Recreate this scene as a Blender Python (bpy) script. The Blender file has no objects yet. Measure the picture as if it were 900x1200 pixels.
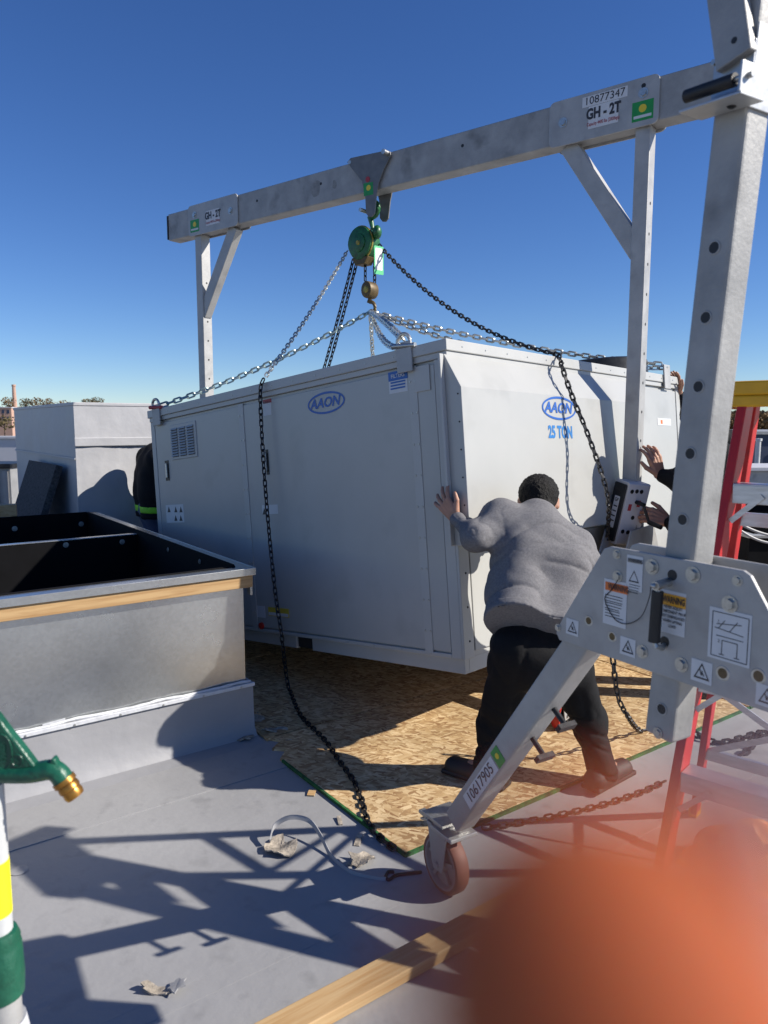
import bpy, bmesh, math, random
import numpy as np
from mathutils import Matrix, Vector
R = math.radians
random.seed(7)
rng = np.random.default_rng(7)
scene = bpy.context.scene
col = scene.collection
V = Vector

# ------------------------------------------------------------------ camera, sky, sun, exposure
CAMH, PITCH, FPX = 1.6, R(6.8), 867.0
cam_d = bpy.data.cameras.new('camera'); cam = bpy.data.objects.new('camera', cam_d); col.objects.link(cam)
cam.location = (0, 0, CAMH); cam.rotation_euler = (R(90) - PITCH, 0, 0)
cam_d.sensor_fit = 'VERTICAL'; cam_d.sensor_height = 36; cam_d.lens = 26.0
cam_d.clip_start = 0.004; cam_d.clip_end = 9000
cam_d.dof.use_dof = True; cam_d.dof.focus_distance = 4.2; cam_d.dof.aperture_fstop = 5.2
scene.camera = cam

SUN_EL, SUN_AZ = R(34), R(98)                       # azimuth clockwise from +Y
SUN = V((math.sin(SUN_AZ) * math.cos(SUN_EL), math.cos(SUN_AZ) * math.cos(SUN_EL), math.sin(SUN_EL)))
world = bpy.data.worlds.new('World'); scene.world = world; world.use_nodes = True
wn = world.node_tree.nodes; wl = world.node_tree.links
sky = wn.new('ShaderNodeTexSky'); sky.sky_type = 'NISHITA'; sky.sun_disc = False
sky.sun_elevation = SUN_EL; sky.sun_rotation = SUN_AZ
sky.altitude = 300; sky.air_density = 0.9; sky.dust_density = 0.0; sky.ozone_density = 6.0
hsv = wn.new('ShaderNodeHueSaturation'); hsv.inputs['Saturation'].default_value = 1.14; hsv.inputs['Hue'].default_value = 0.511
wl.new(sky.outputs[0], hsv.inputs['Color']); wl.new(hsv.outputs[0], wn['Background'].inputs[0]); wn['Background'].inputs[1].default_value = 0.084
sun_d = bpy.data.lights.new('sun', 'SUN'); sun_d.energy = 5.0; sun_d.angle = R(0.53); sun_d.color = (1, 0.94, 0.85)
sun = bpy.data.objects.new('sun', sun_d); col.objects.link(sun)
sun.rotation_euler = (-SUN).to_track_quat('-Z', 'Y').to_euler()
scene.view_settings.view_transform = 'Standard'; scene.view_settings.look = 'None'
scene.view_settings.gamma = 1.0; scene.view_settings.use_curve_mapping = False
scene.view_settings.exposure = 0.55
scene.render.engine = 'CYCLES'
scene.cycles.use_denoising = True
scene.cycles.max_bounces = 8

# ------------------------------------------------------------------ pixel -> place helpers (photo is 900 x 1200)
FW = V((0, math.cos(PITCH), -math.sin(PITCH))); UPV = V((0, math.sin(PITCH), math.cos(PITCH))); CAM = V((0, 0, CAMH))
def ray(u, v): return V(((u - 450) / FPX, 0, 0)) + UPV * ((600 - v) / FPX) + FW
def atz(u, v, z=0.0): d = ray(u, v); return CAM + d * ((z - CAMH) / d.z)
def aty(u, v, y): d = ray(u, v); return CAM + d * (y / d.y)
def atpl(u, v, p, n): d = ray(u, v); n = V(n); return CAM + d * ((V(p) - CAM).dot(n) / d.dot(n))

# ------------------------------------------------------------------ materials
def lin(h):
    h = h.lstrip('#'); c = [int(h[i:i + 2], 16) / 255 for i in (0, 2, 4)]
    return tuple(x / 12.92 if x <= 0.04045 else ((x + 0.055) / 1.055) ** 2.4 for x in c)
MATS = {}
def mat(name, c, rough=0.5, metal=0.0, var=0.12, scale=6.0, bump=0.0, bscale=60.0, c2=None, spec=0.5, rvar=0.1, obj=True,
        speck=0.0, sspeck=40.0, sss=0.0, sssr=(1, .3, .15), ssss=0.005, stretch=None, spangle=0.0):
    m = bpy.data.materials.new(name); m.use_nodes = True; MATS[name] = m
    n = m.node_tree.nodes; l = m.node_tree.links; b = n['Principled BSDF']
    b.inputs['Metallic'].default_value = metal; b.inputs['Specular IOR Level'].default_value = spec
    tc = n.new('ShaderNodeTexCoord'); mp = n.new('ShaderNodeMapping'); l.new(tc.outputs['Object'], mp.inputs[0])
    if stretch: mp.inputs['Scale'].default_value = stretch
    no = n.new('ShaderNodeTexNoise'); no.inputs['Scale'].default_value = scale; no.inputs['Detail'].default_value = 6; no.inputs['Roughness'].default_value = 0.6
    l.new(mp.outputs[0], no.inputs['Vector'])
    mx = n.new('ShaderNodeMix'); mx.data_type = 'RGBA'
    ca = tuple(max(0, x * (1 - var)) for x in c) if c2 is None else c2
    cb = tuple(min(1, x * (1 + var)) for x in c) if c2 is None else c
    mx.inputs[6].default_value = (*ca, 1); mx.inputs[7].default_value = (*cb, 1)
    rp = n.new('ShaderNodeMapRange'); rp.inputs[1].default_value = 0.3; rp.inputs[2].default_value = 0.7
    l.new(no.outputs[0], rp.inputs[0]); l.new(rp.outputs[0], mx.inputs[0])
    out = mx.outputs[2]
    if speck:
        n2 = n.new('ShaderNodeTexNoise'); n2.inputs['Scale'].default_value = sspeck; n2.inputs['Detail'].default_value = 3
        l.new(mp.outputs[0], n2.inputs['Vector'])
        r2 = n.new('ShaderNodeMapRange'); r2.inputs[1].default_value = 0.58; r2.inputs[2].default_value = 0.75; r2.inputs[3].default_value = 0; r2.inputs[4].default_value = speck
        l.new(n2.outputs[0], r2.inputs[0])
        m2 = n.new('ShaderNodeMix'); m2.data_type = 'RGBA'; l.new(r2.outputs[0], m2.inputs[0]); l.new(out, m2.inputs[6])
        m2.inputs[7].default_value = tuple(x * 0.35 for x in c) + (1,); out = m2.outputs[2]
    if spangle:
        vo = n.new('ShaderNodeTexVoronoi'); vo.inputs['Scale'].default_value = 75; l.new(mp.outputs[0], vo.inputs['Vector'])
        sp = n.new('ShaderNodeSeparateColor'); l.new(vo.outputs['Color'], sp.inputs[0])
        vr = n.new('ShaderNodeMapRange'); vr.inputs[3].default_value = 1 - spangle; vr.inputs[4].default_value = 1 + spangle * .5; l.new(sp.outputs[0], vr.inputs[0])
        m3 = n.new('ShaderNodeMix'); m3.data_type = 'RGBA'; m3.blend_type = 'MULTIPLY'; m3.inputs[0].default_value = 1; l.new(out, m3.inputs[6]); l.new(vr.outputs[0], m3.inputs[7]); out = m3.outputs[2]
    l.new(out, b.inputs['Base Color'])
    rr = n.new('ShaderNodeMapRange'); rr.inputs[3].default_value = max(0.03, rough - rvar); rr.inputs[4].default_value = min(1, rough + rvar)
    l.new(no.outputs[0], rr.inputs[0]); l.new(rr.outputs[0], b.inputs['Roughness'])
    if bump:
        n3 = n.new('ShaderNodeTexNoise'); n3.inputs['Scale'].default_value = bscale; n3.inputs['Detail'].default_value = 4
        l.new(mp.outputs[0], n3.inputs['Vector'])
        bp = n.new('ShaderNodeBump'); bp.inputs['Strength'].default_value = bump; bp.inputs['Distance'].default_value = 0.01
        l.new(n3.outputs[0], bp.inputs['Height']); l.new(bp.outputs[0], b.inputs['Normal'])
    if sss:
        b.inputs['Subsurface Weight'].default_value = sss; b.inputs['Subsurface Radius'].default_value = sssr; b.inputs['Subsurface Scale'].default_value = ssss
    return m
mat('membrane', (.29, .288, .29), .60, var=.13, scale=.9, bump=.20, bscale=26, speck=.28, sspeck=11)
mat('membrane_wall', (.26, .26, .27), .55, var=.08, scale=3, bump=.45, bscale=9)
mat('wrap', (.39, .39, .40), .5, var=.08, scale=3, bump=.55, bscale=7)
mat('galv', (.31, .308, .30), .55, metal=.22, var=.20, scale=7, bump=.12, bscale=90, speck=.6, sspeck=6)
mat('galv_light', (.36, .358, .35), .5, metal=.22, var=.14, scale=7, bump=.08, bscale=80, speck=.3, sspeck=9)
mat('beam_stain', (.235, .232, .225), .6, metal=.2, var=.3, scale=30)
mat('steel_dark', (.15, .15, .15), .5, metal=.3, var=.2, scale=14)
mat('curb_steel', (.54, .555, .55), .26, metal=.9, var=.12, scale=1.6, bump=.04, bscale=14, spangle=.07)
mat('zinc', (.45, .45, .43), .36, metal=.8, var=.2, scale=60)
mat('brightsteel', (.45, .455, .45), .4, metal=.6, var=.1, scale=30)
mat('cab', (.40, .402, .385), .32, var=.045, scale=2.2, bump=.07, bscale=3.0, speck=.16, sspeck=4, rvar=.06)
mat('cab_trim', (.42, .422, .405), .38, var=.04, scale=4)
mat('cab_dark', (.02, .02, .02), .7)
mat('logo_blue', lin('2a5ba8'), .4, var=.03)
mat('ton_blue', lin('2f74b4'), .4, var=.03)
mat('sticker', (.58, .59, .60), .45, var=.05, scale=20)
mat('ink', (.03, .03, .035), .5)
mat('ink_red', lin('a03038'), .5)
mat('sticker_blue', lin('2a5fa8'), .45, var=.05)
mat('sticker_yellow', lin('c9b23a'), .45, var=.05)
mat('warn_orange', lin('d06a28'), .45, var=.06)
mat('warn_yellow', lin('e0a030'), .45, var=.06)
mat('label_green', lin('1e8a3e'), .4, var=.1, scale=30)
mat('label_yellow', lin('d8c030'), .4)
mat('black_rubber', (.012, .012, .013), .55, var=.3, scale=30)
mat('black_liner', (.004, .004, .005), .8, var=.4, scale=6, spec=.15)
mat('black_steel', (.022, .022, .024), .42, metal=.4, var=.3, scale=40)
mat('chain_zinc_and_sunlit', (.50, .52, .50), .35, metal=.8, var=.2, scale=30)
mat('chain_teal', (.30, .38, .36), .38, metal=.7, var=.3, scale=30)
mat('hoist_green', lin('1f6a38'), .4, var=.3, scale=25, c2=lin('123d22'))
mat('hoist_brown', lin('5a4a2c'), .5, metal=.2, var=.3, scale=30)
mat('hoist_trim', lin('9a8a40'), .45, metal=.3, var=.3, scale=40)
mat('tag_white', (.75, .75, .75), .5); mat('tag_green', lin('48b878'), .5)
mat('red_ladder', lin('b01c1c'), .42, var=.15, scale=12, speck=.3, sspeck=18)
mat('yellow_cap', lin('d8a010'), .42, var=.12, scale=9)
mat('aluminium', (.55, .55, .56), .38, metal=.75, var=.18, scale=14, stretch=(1, 1, 6))
mat('red_wheel', lin('b01c18'), .4, var=.1)
mat('grey_wheel', (.26, .24, .23), .55, var=.12, scale=20)
mat('wheel_tyre', lin('7a4f42'), .6, var=.15, scale=25)
mat('shirt', (.165, .162, .168), .95, var=.20, scale=110, bump=.22, bscale=230, spec=.1)
mat('trousers', (.008, .008, .009), .8, var=.3, scale=90, bump=.3, bscale=30, spec=.2)
mat('jacket', (.010, .010, .012), .85, var=.3, scale=60, bump=.3, bscale=30, spec=.2)
mat('jeans', (.06, .09, .16), .9, var=.2, scale=120)
mat('hivis', lin('8ad830'), .6)
mat('shoe', (.012, .012, .012), .6)
mat('skin', (.40, .21, .14), .5, var=.12, scale=40, bump=.15, bscale=160, sss=.15, ssss=.004)
mat('finger_skin', (.38, .095, .034), .7, spec=.15, var=.1, scale=300, sss=.8, sssr=(1, .25, .1), ssss=.0025)
mat('nail', (.6, .36, .30), .3)
mat('hair', (.006, .005, .0045), .6, var=.4, scale=90, bump=.8, bscale=220, spec=.25)
mat('lip', (.30, .11, .09), .5); mat('eye', (.02, .015, .012), .2)
mat('orange_bag', (.98, .34, .07), .45, var=.1, scale=8, sss=.2, sssr=(1, .3, .1), ssss=.01)
mat('hydrant_green', lin('14503c'), .38, var=.25, scale=14, bump=.3, bscale=70, speck=.6, sspeck=38)
mat('brass', lin('a87838'), .35, metal=.8, var=.25, scale=40)
mat('pipe_white', (.45, .46, .46), .5, var=.12, scale=12)
mat('tape_yellow', lin('e8e020'), .5)
mat('white_strip', (.52, .53, .55), .5, var=.1, scale=18, bump=.3, bscale=40)
mat('foam_board', (.05, .05, .052), .95, var=.75, scale=45, bump=.7, bscale=120)
mat('brick_pink', lin('b09080'), .9, var=.15, scale=3)
mat('hill', lin('6a5a48'), .95, var=.25, scale=.05)
mat('ground', lin('8a8478'), .95, var=.2, scale=.02)
mat('tree_brown', lin('6b5638'), .95, var=.3, scale=.5); mat('tree_green', lin('5a5034'), .95, var=.3, scale=.5); mat('trunk', (.06, .045, .035), .9)
mat('roof_white', (.5, .5, .52), .6, var=.06, scale=1)
mat('corrugate', (.30, .30, .30), .5, metal=.3)
mat('blue_wall', lin('2c3a52'), .6, var=.1, scale=1)
mat('green_paint', lin('2a6e34'), .8, var=.4, scale=26, c2=lin('16331a'))
mat('cable_grey', (.30, .30, .31), .55)
mat('debris', (.30, .26, .21), .9, var=.5, scale=40, bump=.6, bscale=60)
mat('stain', (.34, .33, .31), .7)

def wood_mat(name, a, b, along='X', ring=9.0):
    m = bpy.data.materials.new(name); m.use_nodes = True; MATS[name] = m
    n = m.node_tree.nodes; l = m.node_tree.links; bs = n['Principled BSDF']; bs.inputs['Roughness'].default_value = .65
    tc = n.new('ShaderNodeTexCoord'); mp = n.new('ShaderNodeMapping'); l.new(tc.outputs['Object'], mp.inputs[0])
    mp.inputs['Scale'].default_value = {'X': (.35, 6, 6), 'Y': (6, .35, 6)}[along]
    w = n.new('ShaderNodeTexNoise'); w.inputs['Scale'].default_value = ring; w.inputs['Detail'].default_value = 5; w.inputs['Distortion'].default_value = .6
    l.new(mp.outputs[0], w.inputs['Vector'])
    rp = n.new('ShaderNodeValToRGB'); e = rp.color_ramp.elements
    e[0].position = .3; e[0].color = (*b, 1); e[1].position = .62; e[1].color = (*a, 1)
    l.new(w.outputs[0], rp.inputs[0])
    k = n.new('ShaderNodeTexVoronoi'); k.inputs['Scale'].default_value = 3.3; l.new(tc.outputs['Object'], k.inputs['Vector'])
    kr = n.new('ShaderNodeMapRange'); kr.inputs[1].default_value = .035; kr.inputs[2].default_value = .07; kr.inputs[3].default_value = .75; kr.inputs[4].default_value = 0
    l.new(k.outputs['Distance'], kr.inputs[0])
    mx = n.new('ShaderNodeMix'); mx.data_type = 'RGBA'; l.new(kr.outputs[0], mx.inputs[0]); l.new(rp.outputs[0], mx.inputs[6]); mx.inputs[7].default_value = (.12, .05, .02, 1)
    l.new(mx.outputs[2], bs.inputs['Base Color'])
    bp = n.new('ShaderNodeBump'); bp.inputs['Strength'].default_value = .25; bp.inputs['Distance'].default_value = .004; l.new(w.outputs[0], bp.inputs['Height']); l.new(bp.outputs[0], bs.inputs['Normal'])
wood_mat('pine', (.50, .34, .17), (.40, .23, .09))
wood_mat('pine_old', (.46, .30, .14), (.32, .18, .07))
def osb_mat():
    m = bpy.data.materials.new('osb'); m.use_nodes = True; MATS['osb'] = m
    n = m.node_tree.nodes; l = m.node_tree.links; bs = n['Principled BSDF']; bs.inputs['Roughness'].default_value = .75
    tc = n.new('ShaderNodeTexCoord'); cur = None; hts = []
    for i, (ang, sc, thr) in enumerate(((12, 11, 0), (70, 12, .5), (130, 15, .5), (35, 19, .6), (160, 26, .66))):
        mp = n.new('ShaderNodeMapping'); mp.vector_type = 'TEXTURE'; mp.inputs['Rotation'].default_value = (0, 0, R(ang)); mp.inputs['Location'].default_value = (i * 3.1, i * 1.7, 0)
        mp.inputs['Scale'].default_value = (1, .30, 1); l.new(tc.outputs['Object'], mp.inputs[0])
        dn = n.new('ShaderNodeTexNoise'); dn.inputs['Scale'].default_value = 5; l.new(mp.outputs[0], dn.inputs['Vector'])
        ad = n.new('ShaderNodeVectorMath'); ad.operation = 'MULTIPLY_ADD'; ad.inputs[1].default_value = (.12, .12, .12); l.new(dn.outputs['Color'], ad.inputs[0]); l.new(mp.outputs[0], ad.inputs[2])
        vo = n.new('ShaderNodeTexVoronoi'); vo.inputs['Scale'].default_value = sc; l.new(ad.outputs[0], vo.inputs['Vector'])
        sp = n.new('ShaderNodeSeparateColor'); l.new(vo.outputs['Color'], sp.inputs[0])
        rp = n.new('ShaderNodeValToRGB'); e = rp.color_ramp.elements
        e[0].position = 0; e[0].color = (.30, .16, .065, 1); e[1].position = 1; e[1].color = (.74, .55, .31, 1)
        k = rp.color_ramp.elements.new(.45); k.color = (.53, .35, .165, 1)
        l.new(sp.outputs[0], rp.inputs[0]); hts.append(sp.outputs[1])
        if cur is None: cur = rp.outputs[0]
        else:
            gt = n.new('ShaderNodeMath'); gt.operation = 'GREATER_THAN'; gt.inputs[1].default_value = thr; l.new(sp.outputs[2], gt.inputs[0])
            mx = n.new('ShaderNodeMix'); mx.data_type = 'RGBA'; l.new(gt.outputs[0], mx.inputs[0]); l.new(cur, mx.inputs[6]); l.new(rp.outputs[0], mx.inputs[7]); cur = mx.outputs[2]
    big = n.new('ShaderNodeTexNoise'); big.inputs['Scale'].default_value = 2.2; big.inputs['Detail'].default_value = 6; l.new(tc.outputs['Object'], big.inputs['Vector'])
    br = n.new('ShaderNodeMapRange'); br.inputs[1].default_value = .35; br.inputs[2].default_value = .7; br.inputs[3].default_value = .72; br.inputs[4].default_value = 1.08; l.new(big.outputs[0], br.inputs[0])
    mu = n.new('ShaderNodeMix'); mu.data_type = 'RGBA'; mu.blend_type = 'MULTIPLY'; mu.inputs[0].default_value = 1; l.new(cur, mu.inputs[6]); l.new(br.outputs[0], mu.inputs[7])
    l.new(mu.outputs[2], bs.inputs['Base Color'])
    bp = n.new('ShaderNodeBump'); bp.inputs['Strength'].default_value = .35; bp.inputs['Distance'].default_value = .003; l.new(hts[1], bp.inputs['Height']); l.new(bp.outputs[0], bs.inputs['Normal'])
osb_mat()

# ------------------------------------------------------------------ mesh helpers
WM = {}
def wm(o): return WM.get(o.name, Matrix())
def frame(o, x, y, z):
    m = Matrix.Identity(4)
    for i, a in enumerate((x, y, z)): m[0][i], m[1][i], m[2][i] = a
    m[0][3], m[1][3], m[2][3] = o
    return m
def zframe(o, z, xh=(1, 0, 0)):
    z = V(z).normalized(); xh = V(xh)
    if abs(z.dot(xh.normalized())) > .98: xh = V((0, 1, 0)) if abs(z.y) < .9 else V((0, 0, 1))
    x = (xh - z * xh.dot(z)).normalized(); return frame(o, x, z.cross(x), z)
def tag(o, label, cat, group=None, kind=None):
    if label: o['label'] = label
    if cat: o['category'] = cat
    if group: o['group'] = group
    if kind: o['kind'] = kind
    return o
def thing(name, label, cat, M=None, group=None):
    o = bpy.data.objects.new(name, None); col.objects.link(o); o.empty_display_size = .1
    M = M if isinstance(M, Matrix) else Matrix.Translation(V(M or (0, 0, 0)))
    o.matrix_world = M; WM[o.name] = M
    return tag(o, label, cat, group)
class B:
    def __init__(s): s.v = []; s.f = []
    def add(s, vs, fs):
        n = len(s.v); s.v += [V(p) for p in vs]; s.f += [tuple(i + n for i in f) for f in fs]; return s
    def hexa(s, p): return s.add(p, [(0, 3, 2, 1), (4, 5, 6, 7), (0, 1, 5, 4), (1, 2, 6, 5), (2, 3, 7, 6), (3, 0, 4, 7)])
    def box(s, lo, hi, M=None):
        (a, b, c), (d, e, f) = lo, hi
        p = [V(q) for q in ((a, b, c), (d, b, c), (d, e, c), (a, e, c), (a, b, f), (d, b, f), (d, e, f), (a, e, f))]
        return s.hexa([M @ q for q in p] if M else p)
    def bar(s, p0, p1, w, h, up=(0, 0, 1)):
        p0, p1 = V(p0), V(p1); d = (p1 - p0).normalized(); up = V(up); x = d.cross(up)
        if x.length < 1e-4: x = d.cross(V((1, 0, 0)))
        x.normalize(); z = x.cross(d)
        q = []
        for p in (p0, p1): q += [p - x * w / 2 - z * h / 2, p + x * w / 2 - z * h / 2, p + x * w / 2 + z * h / 2, p - x * w / 2 + z * h / 2]
        return s.hexa(q)
    def prism(s, poly, M, d0, d1):
        n = len(poly); vs = [M @ V((x, y, d0)) for x, y in poly] + [M @ V((x, y, d1)) for x, y in poly]
        return s.add(vs, [tuple(range(n))[::-1], tuple(range(n, 2 * n))] + [(i, (i + 1) % n, n + (i + 1) % n, n + i) for i in range(n)])
    def cyl(s, p0, p1, r0, r1=None, n=14, caps=True):
        r1 = r0 if r1 is None else r1; M = zframe(p0, V(p1) - V(p0)); L = (V(p1) - V(p0)).length; vs = []
        for z, r in ((0, r0), (L, r1)): vs += [M @ V((r * math.cos(2 * math.pi * i / n), r * math.sin(2 * math.pi * i / n), z)) for i in range(n)]
        fs = [(i, (i + 1) % n, n + (i + 1) % n, n + i) for i in range(n)]
        if caps: fs += [tuple(range(n))[::-1], tuple(range(n, 2 * n))]
        return s.add(vs, fs)
    def lathe(s, prof, M, n=24):
        k = len(prof); vs = [M @ V((r * math.cos(2 * math.pi * i / n), r * math.sin(2 * math.pi * i / n), z)) for i in range(n) for r, z in prof]
        return s.add(vs, [(i * k + j, ((i + 1) % n) * k + j, ((i + 1) % n) * k + j + 1, i * k + j + 1) for i in range(n) for j in range(k - 1)])
    def tube(s, pts, r, n=8, closed=False, sx=1.0):
        pts = [V(p) for p in pts]; N = len(pts); vs = []; ref = V((.13, .21, .97))
        for i, p in enumerate(pts):
            a = pts[(i - 1) % N] if closed or i else p; b = pts[(i + 1) % N] if closed or i < N - 1 else p
            t = (b - a).normalized(); x = t.cross(ref).normalized(); y = x.cross(t)
            rr = r[i] if isinstance(r, (list, tuple)) else r
            vs += [p + x * rr * sx * math.cos(2 * math.pi * j / n) + y * rr * math.sin(2 * math.pi * j / n) for j in range(n)]
        fs = [(i * n + j, i * n + (j + 1) % n, ((i + 1) % N) * n + (j + 1) % n, ((i + 1) % N) * n + j) for i in range(N if closed else N - 1) for j in range(n)]
        if not closed: fs += [tuple(range(n))[::-1], tuple(range((N - 1) * n, N * n))]
        return s.add(vs, fs)
    def ball(s, c, r, n=12, m=8, M=None):
        r = V(r) if not isinstance(r, (int, float)) else V((r, r, r)); vs = []; c = V(c)
        for i in range(m + 1):
            for j in range(n):
                a = math.pi * i / m; b = 2 * math.pi * j / n
                q = V((r.x * math.sin(a) * math.cos(b), r.y * math.sin(a) * math.sin(b), r.z * math.cos(a)))
                vs.append(c + (M @ q if M else q))
        return s.add(vs, [(i * n + j, (i + 1) * n + j, (i + 1) * n + (j + 1) % n, i * n + (j + 1) % n) for i in range(m) for j in range(n)])
    def mesh(s, name, mt, bev=0, smooth=False, inv=None, seg=2):
        me = bpy.data.meshes.new(name); vs = [inv @ p for p in s.v] if inv else s.v
        me.from_pydata([tuple(p) for p in vs], [], s.f)
        bm = bmesh.new(); bm.from_mesh(me); bmesh.ops.remove_doubles(bm, verts=bm.verts, dist=1e-6) if smooth else None
        bmesh.ops.recalc_face_normals(bm, faces=bm.faces)
        if bev:
            es = [e for e in bm.edges if len(e.link_faces) == 2 and e.calc_face_angle(0) > .5]
            bmesh.ops.bevel(bm, geom=es, offset=bev, segments=seg, profile=.5, affect='EDGES', clamp_overlap=True)
        bm.to_mesh(me); bm.free()
        if smooth:
            me.polygons.foreach_set('use_smooth', [True] * len(me.polygons)); me.set_sharp_from_angle(angle=R(smooth if smooth is not True else 40))
        for q in (mt if isinstance(mt, (list, tuple)) else [mt]): me.materials.append(MATS[q])
        return me
    def build(s, name, mt, parent=None, bev=0, smooth=False, local=False, seg=2):
        if parent is None:
            xs = [p.x for p in s.v]; ys = [p.y for p in s.v]; zs = [p.z for p in s.v]
            M = Matrix.Translation(((min(xs) + max(xs)) / 2, (min(ys) + max(ys)) / 2, min(zs))); me = s.mesh(name, mt, bev, smooth, M.inverted(), seg)
            o = bpy.data.objects.new(name, me); col.objects.link(o); o.matrix_world = M; WM[o.name] = M; return o
        M = wm(parent); me = s.mesh(name, mt, bev, smooth, None if local else M.inverted(), seg)
        o = bpy.data.objects.new(name, me); col.objects.link(o); o.parent = parent; WM[o.name] = M; return o
def inst(me, name, parent, Mw):
    o = bpy.data.objects.new(name, me); col.objects.link(o); o.parent = parent; o.matrix_local = wm(parent).inverted() @ Mw; WM[o.name] = Mw; return o
def rawmesh(name, vs, fs, mt, parent=None, smooth=True):
    me = bpy.data.meshes.new(name)
    if parent is not None:
        iv = np.array(wm(parent).inverted()); vs = vs @ iv[:3, :3].T + iv[:3, 3]
    me.from_pydata(vs.tolist(), [], fs.tolist() if hasattr(fs, 'tolist') else fs)
    if smooth: me.polygons.foreach_set('use_smooth', [True] * len(me.polygons))
    me.materials.append(MATS[mt]); o = bpy.data.objects.new(name, me); col.objects.link(o)
    if parent is not None: o.parent = parent; WM[o.name] = wm(parent)
    return o
_tx = {}
def text(s, o, xd, up, size, mt, parent, name='lettering', shear=0.0, weight=0.0, sx=1.0, local=False, align='CENTER', lift=.0012):
    key = (s, shear, weight, mt, align)
    if key not in _tx:
        cu = bpy.data.curves.new(name, 'FONT'); cu.body = s; cu.align_x = align; cu.align_y = 'CENTER'; cu.size = 1; cu.shear = shear; cu.offset = weight; cu.resolution_u = 3
        t = bpy.data.objects.new('tmp', cu); col.objects.link(t); dg = bpy.context.evaluated_depsgraph_get()
        me = bpy.data.meshes.new_from_object(t.evaluated_get(dg)); me.name = name; bpy.data.objects.remove(t); bpy.data.curves.remove(cu)
        me.materials.clear(); me.materials.append(MATS[mt]); _tx[key] = me
    me = _tx[key]; xd = V(xd).normalized(); up = V(up).normalized(); nz = xd.cross(up).normalized(); up = nz.cross(xd)
    k = size / .72; M = frame(V(o) + nz * lift, xd * k * sx, up * k, nz * k)
    ob = bpy.data.objects.new(name, me); col.objects.link(ob); ob.parent = parent
    ob.matrix_local = M if local else wm(parent).inverted() @ M; return ob
def catmull(pts, n=12):
    pts = [V(p) for p in pts]; q = [pts[0] * 2 - pts[1]] + pts + [pts[-1] * 2 - pts[-2]]; out = []
    for i in range(1, len(q) - 2):
        for k in range(n):
            t = k / n; a, b, c, d = q[i - 1:i + 3]
            out.append(.5 * ((2 * b) + (c - a) * t + (2 * a - 5 * b + 4 * c - d) * t * t + (3 * b - a - 3 * c + d) * t ** 3))
    return out + [pts[-1]]
def resample(pts, step):
    out = [pts[0]]; acc = 0
    for a, b in zip(pts, pts[1:]):
        L = (b - a).length
        if L < 1e-9: continue
        t = step - acc
        while t <= L: out.append(a + (b - a) * (t / L)); t += step
        acc = L - (t - step)
    return out
_lk = {}
def chain(label, pts, mt, pitch=.036, wire=.0045, group='chains of the hoist and slings', name='chain', sag=0.0, smoothpath=True, cat='chain'):
    key = (mt, pitch, wire)
    if key not in _lk:
        b = B(); L = pitch / 2 + wire * .9; w = pitch * .30; pp = []
        for i in range(10):
            a = 2 * math.pi * i / 10; c, s_ = math.cos(a), math.sin(a); pp.append(V(((L - w) * (1 if c > 0.01 else -1 if c < -.01 else 0) + w * c, w * s_, 0)))
        b.tube(pp, wire, 4, True); _lk[key] = b.mesh('link', mt, 0, True)
    P = catmull(pts, 14) if smoothpath and len(pts) > 2 else [V(p) for p in pts]
    if sag and len(pts) == 2:
        a, c = V(pts[0]), V(pts[1]); P = [a.lerp(c, i / 24) - V((0, 0, sag * 4 * (i / 24) * (1 - i / 24))) for i in range(25)]
    P = [V((q.x, q.y, max(q.z, .0155 if name == 'chain' else q.z))) for q in P]
    S = resample(P, pitch); t = thing(name, label, cat, tuple(S[0]), group)
    for i in range(len(S) - 1):
        d = (S[i + 1] - S[i]).normalized(); m = zframe((S[i] + S[i + 1]) / 2, d)
        X = V((m[0][2], m[1][2], m[2][2])); Y = V((m[0][0], m[1][0], m[2][0])); Z = X.cross(Y)
        a = R(45 + 90 * (i % 2) + random.uniform(-9, 9)); y2 = Y * math.cos(a) + Z * math.sin(a); z2 = X.cross(y2)
        inst(_lk[key], 'link', t, frame((S[i] + S[i + 1]) / 2, X, y2, z2))
    return t
_bolt = {}
def bolt(parent, p, n, r=.012, mt='zinc', name='bolt', washer=True, h=.6):
    k = (r, mt, washer, h)
    if k not in _bolt:
        b = B()
        if washer: b.cyl((0, 0, 0), (0, 0, r * .16), r * 1.45, n=12)
        b.cyl((0, 0, 0), (0, 0, r * h), r, r * .94, n=6); _bolt[k] = b.mesh(name, mt)
    return inst(_bolt[k], name, parent, zframe(p, n, (.3, .2, 1)))
_scr = {}
def screw(parent, p, n, r=.006, mt='zinc'):
    if (r, mt) not in _scr: _scr[(r, mt)] = B().cyl((0, 0, -.001), (0, 0, r * .5), r, r * .8, n=6).mesh('screw', mt)
    return inst(_scr[(r, mt)], 'screw', parent, zframe(p, n, (.3, .2, 1)))
def quad_label(parent, p4, n, mt, name='label', lift=.0006, th=.0006):
    n = V(n).normalized(); p4 = [V(p) for p in p4]
    return B().hexa([p + n * lift for p in p4] + [p + n * (lift + th) for p in p4]).build(name, mt, parent)

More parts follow.
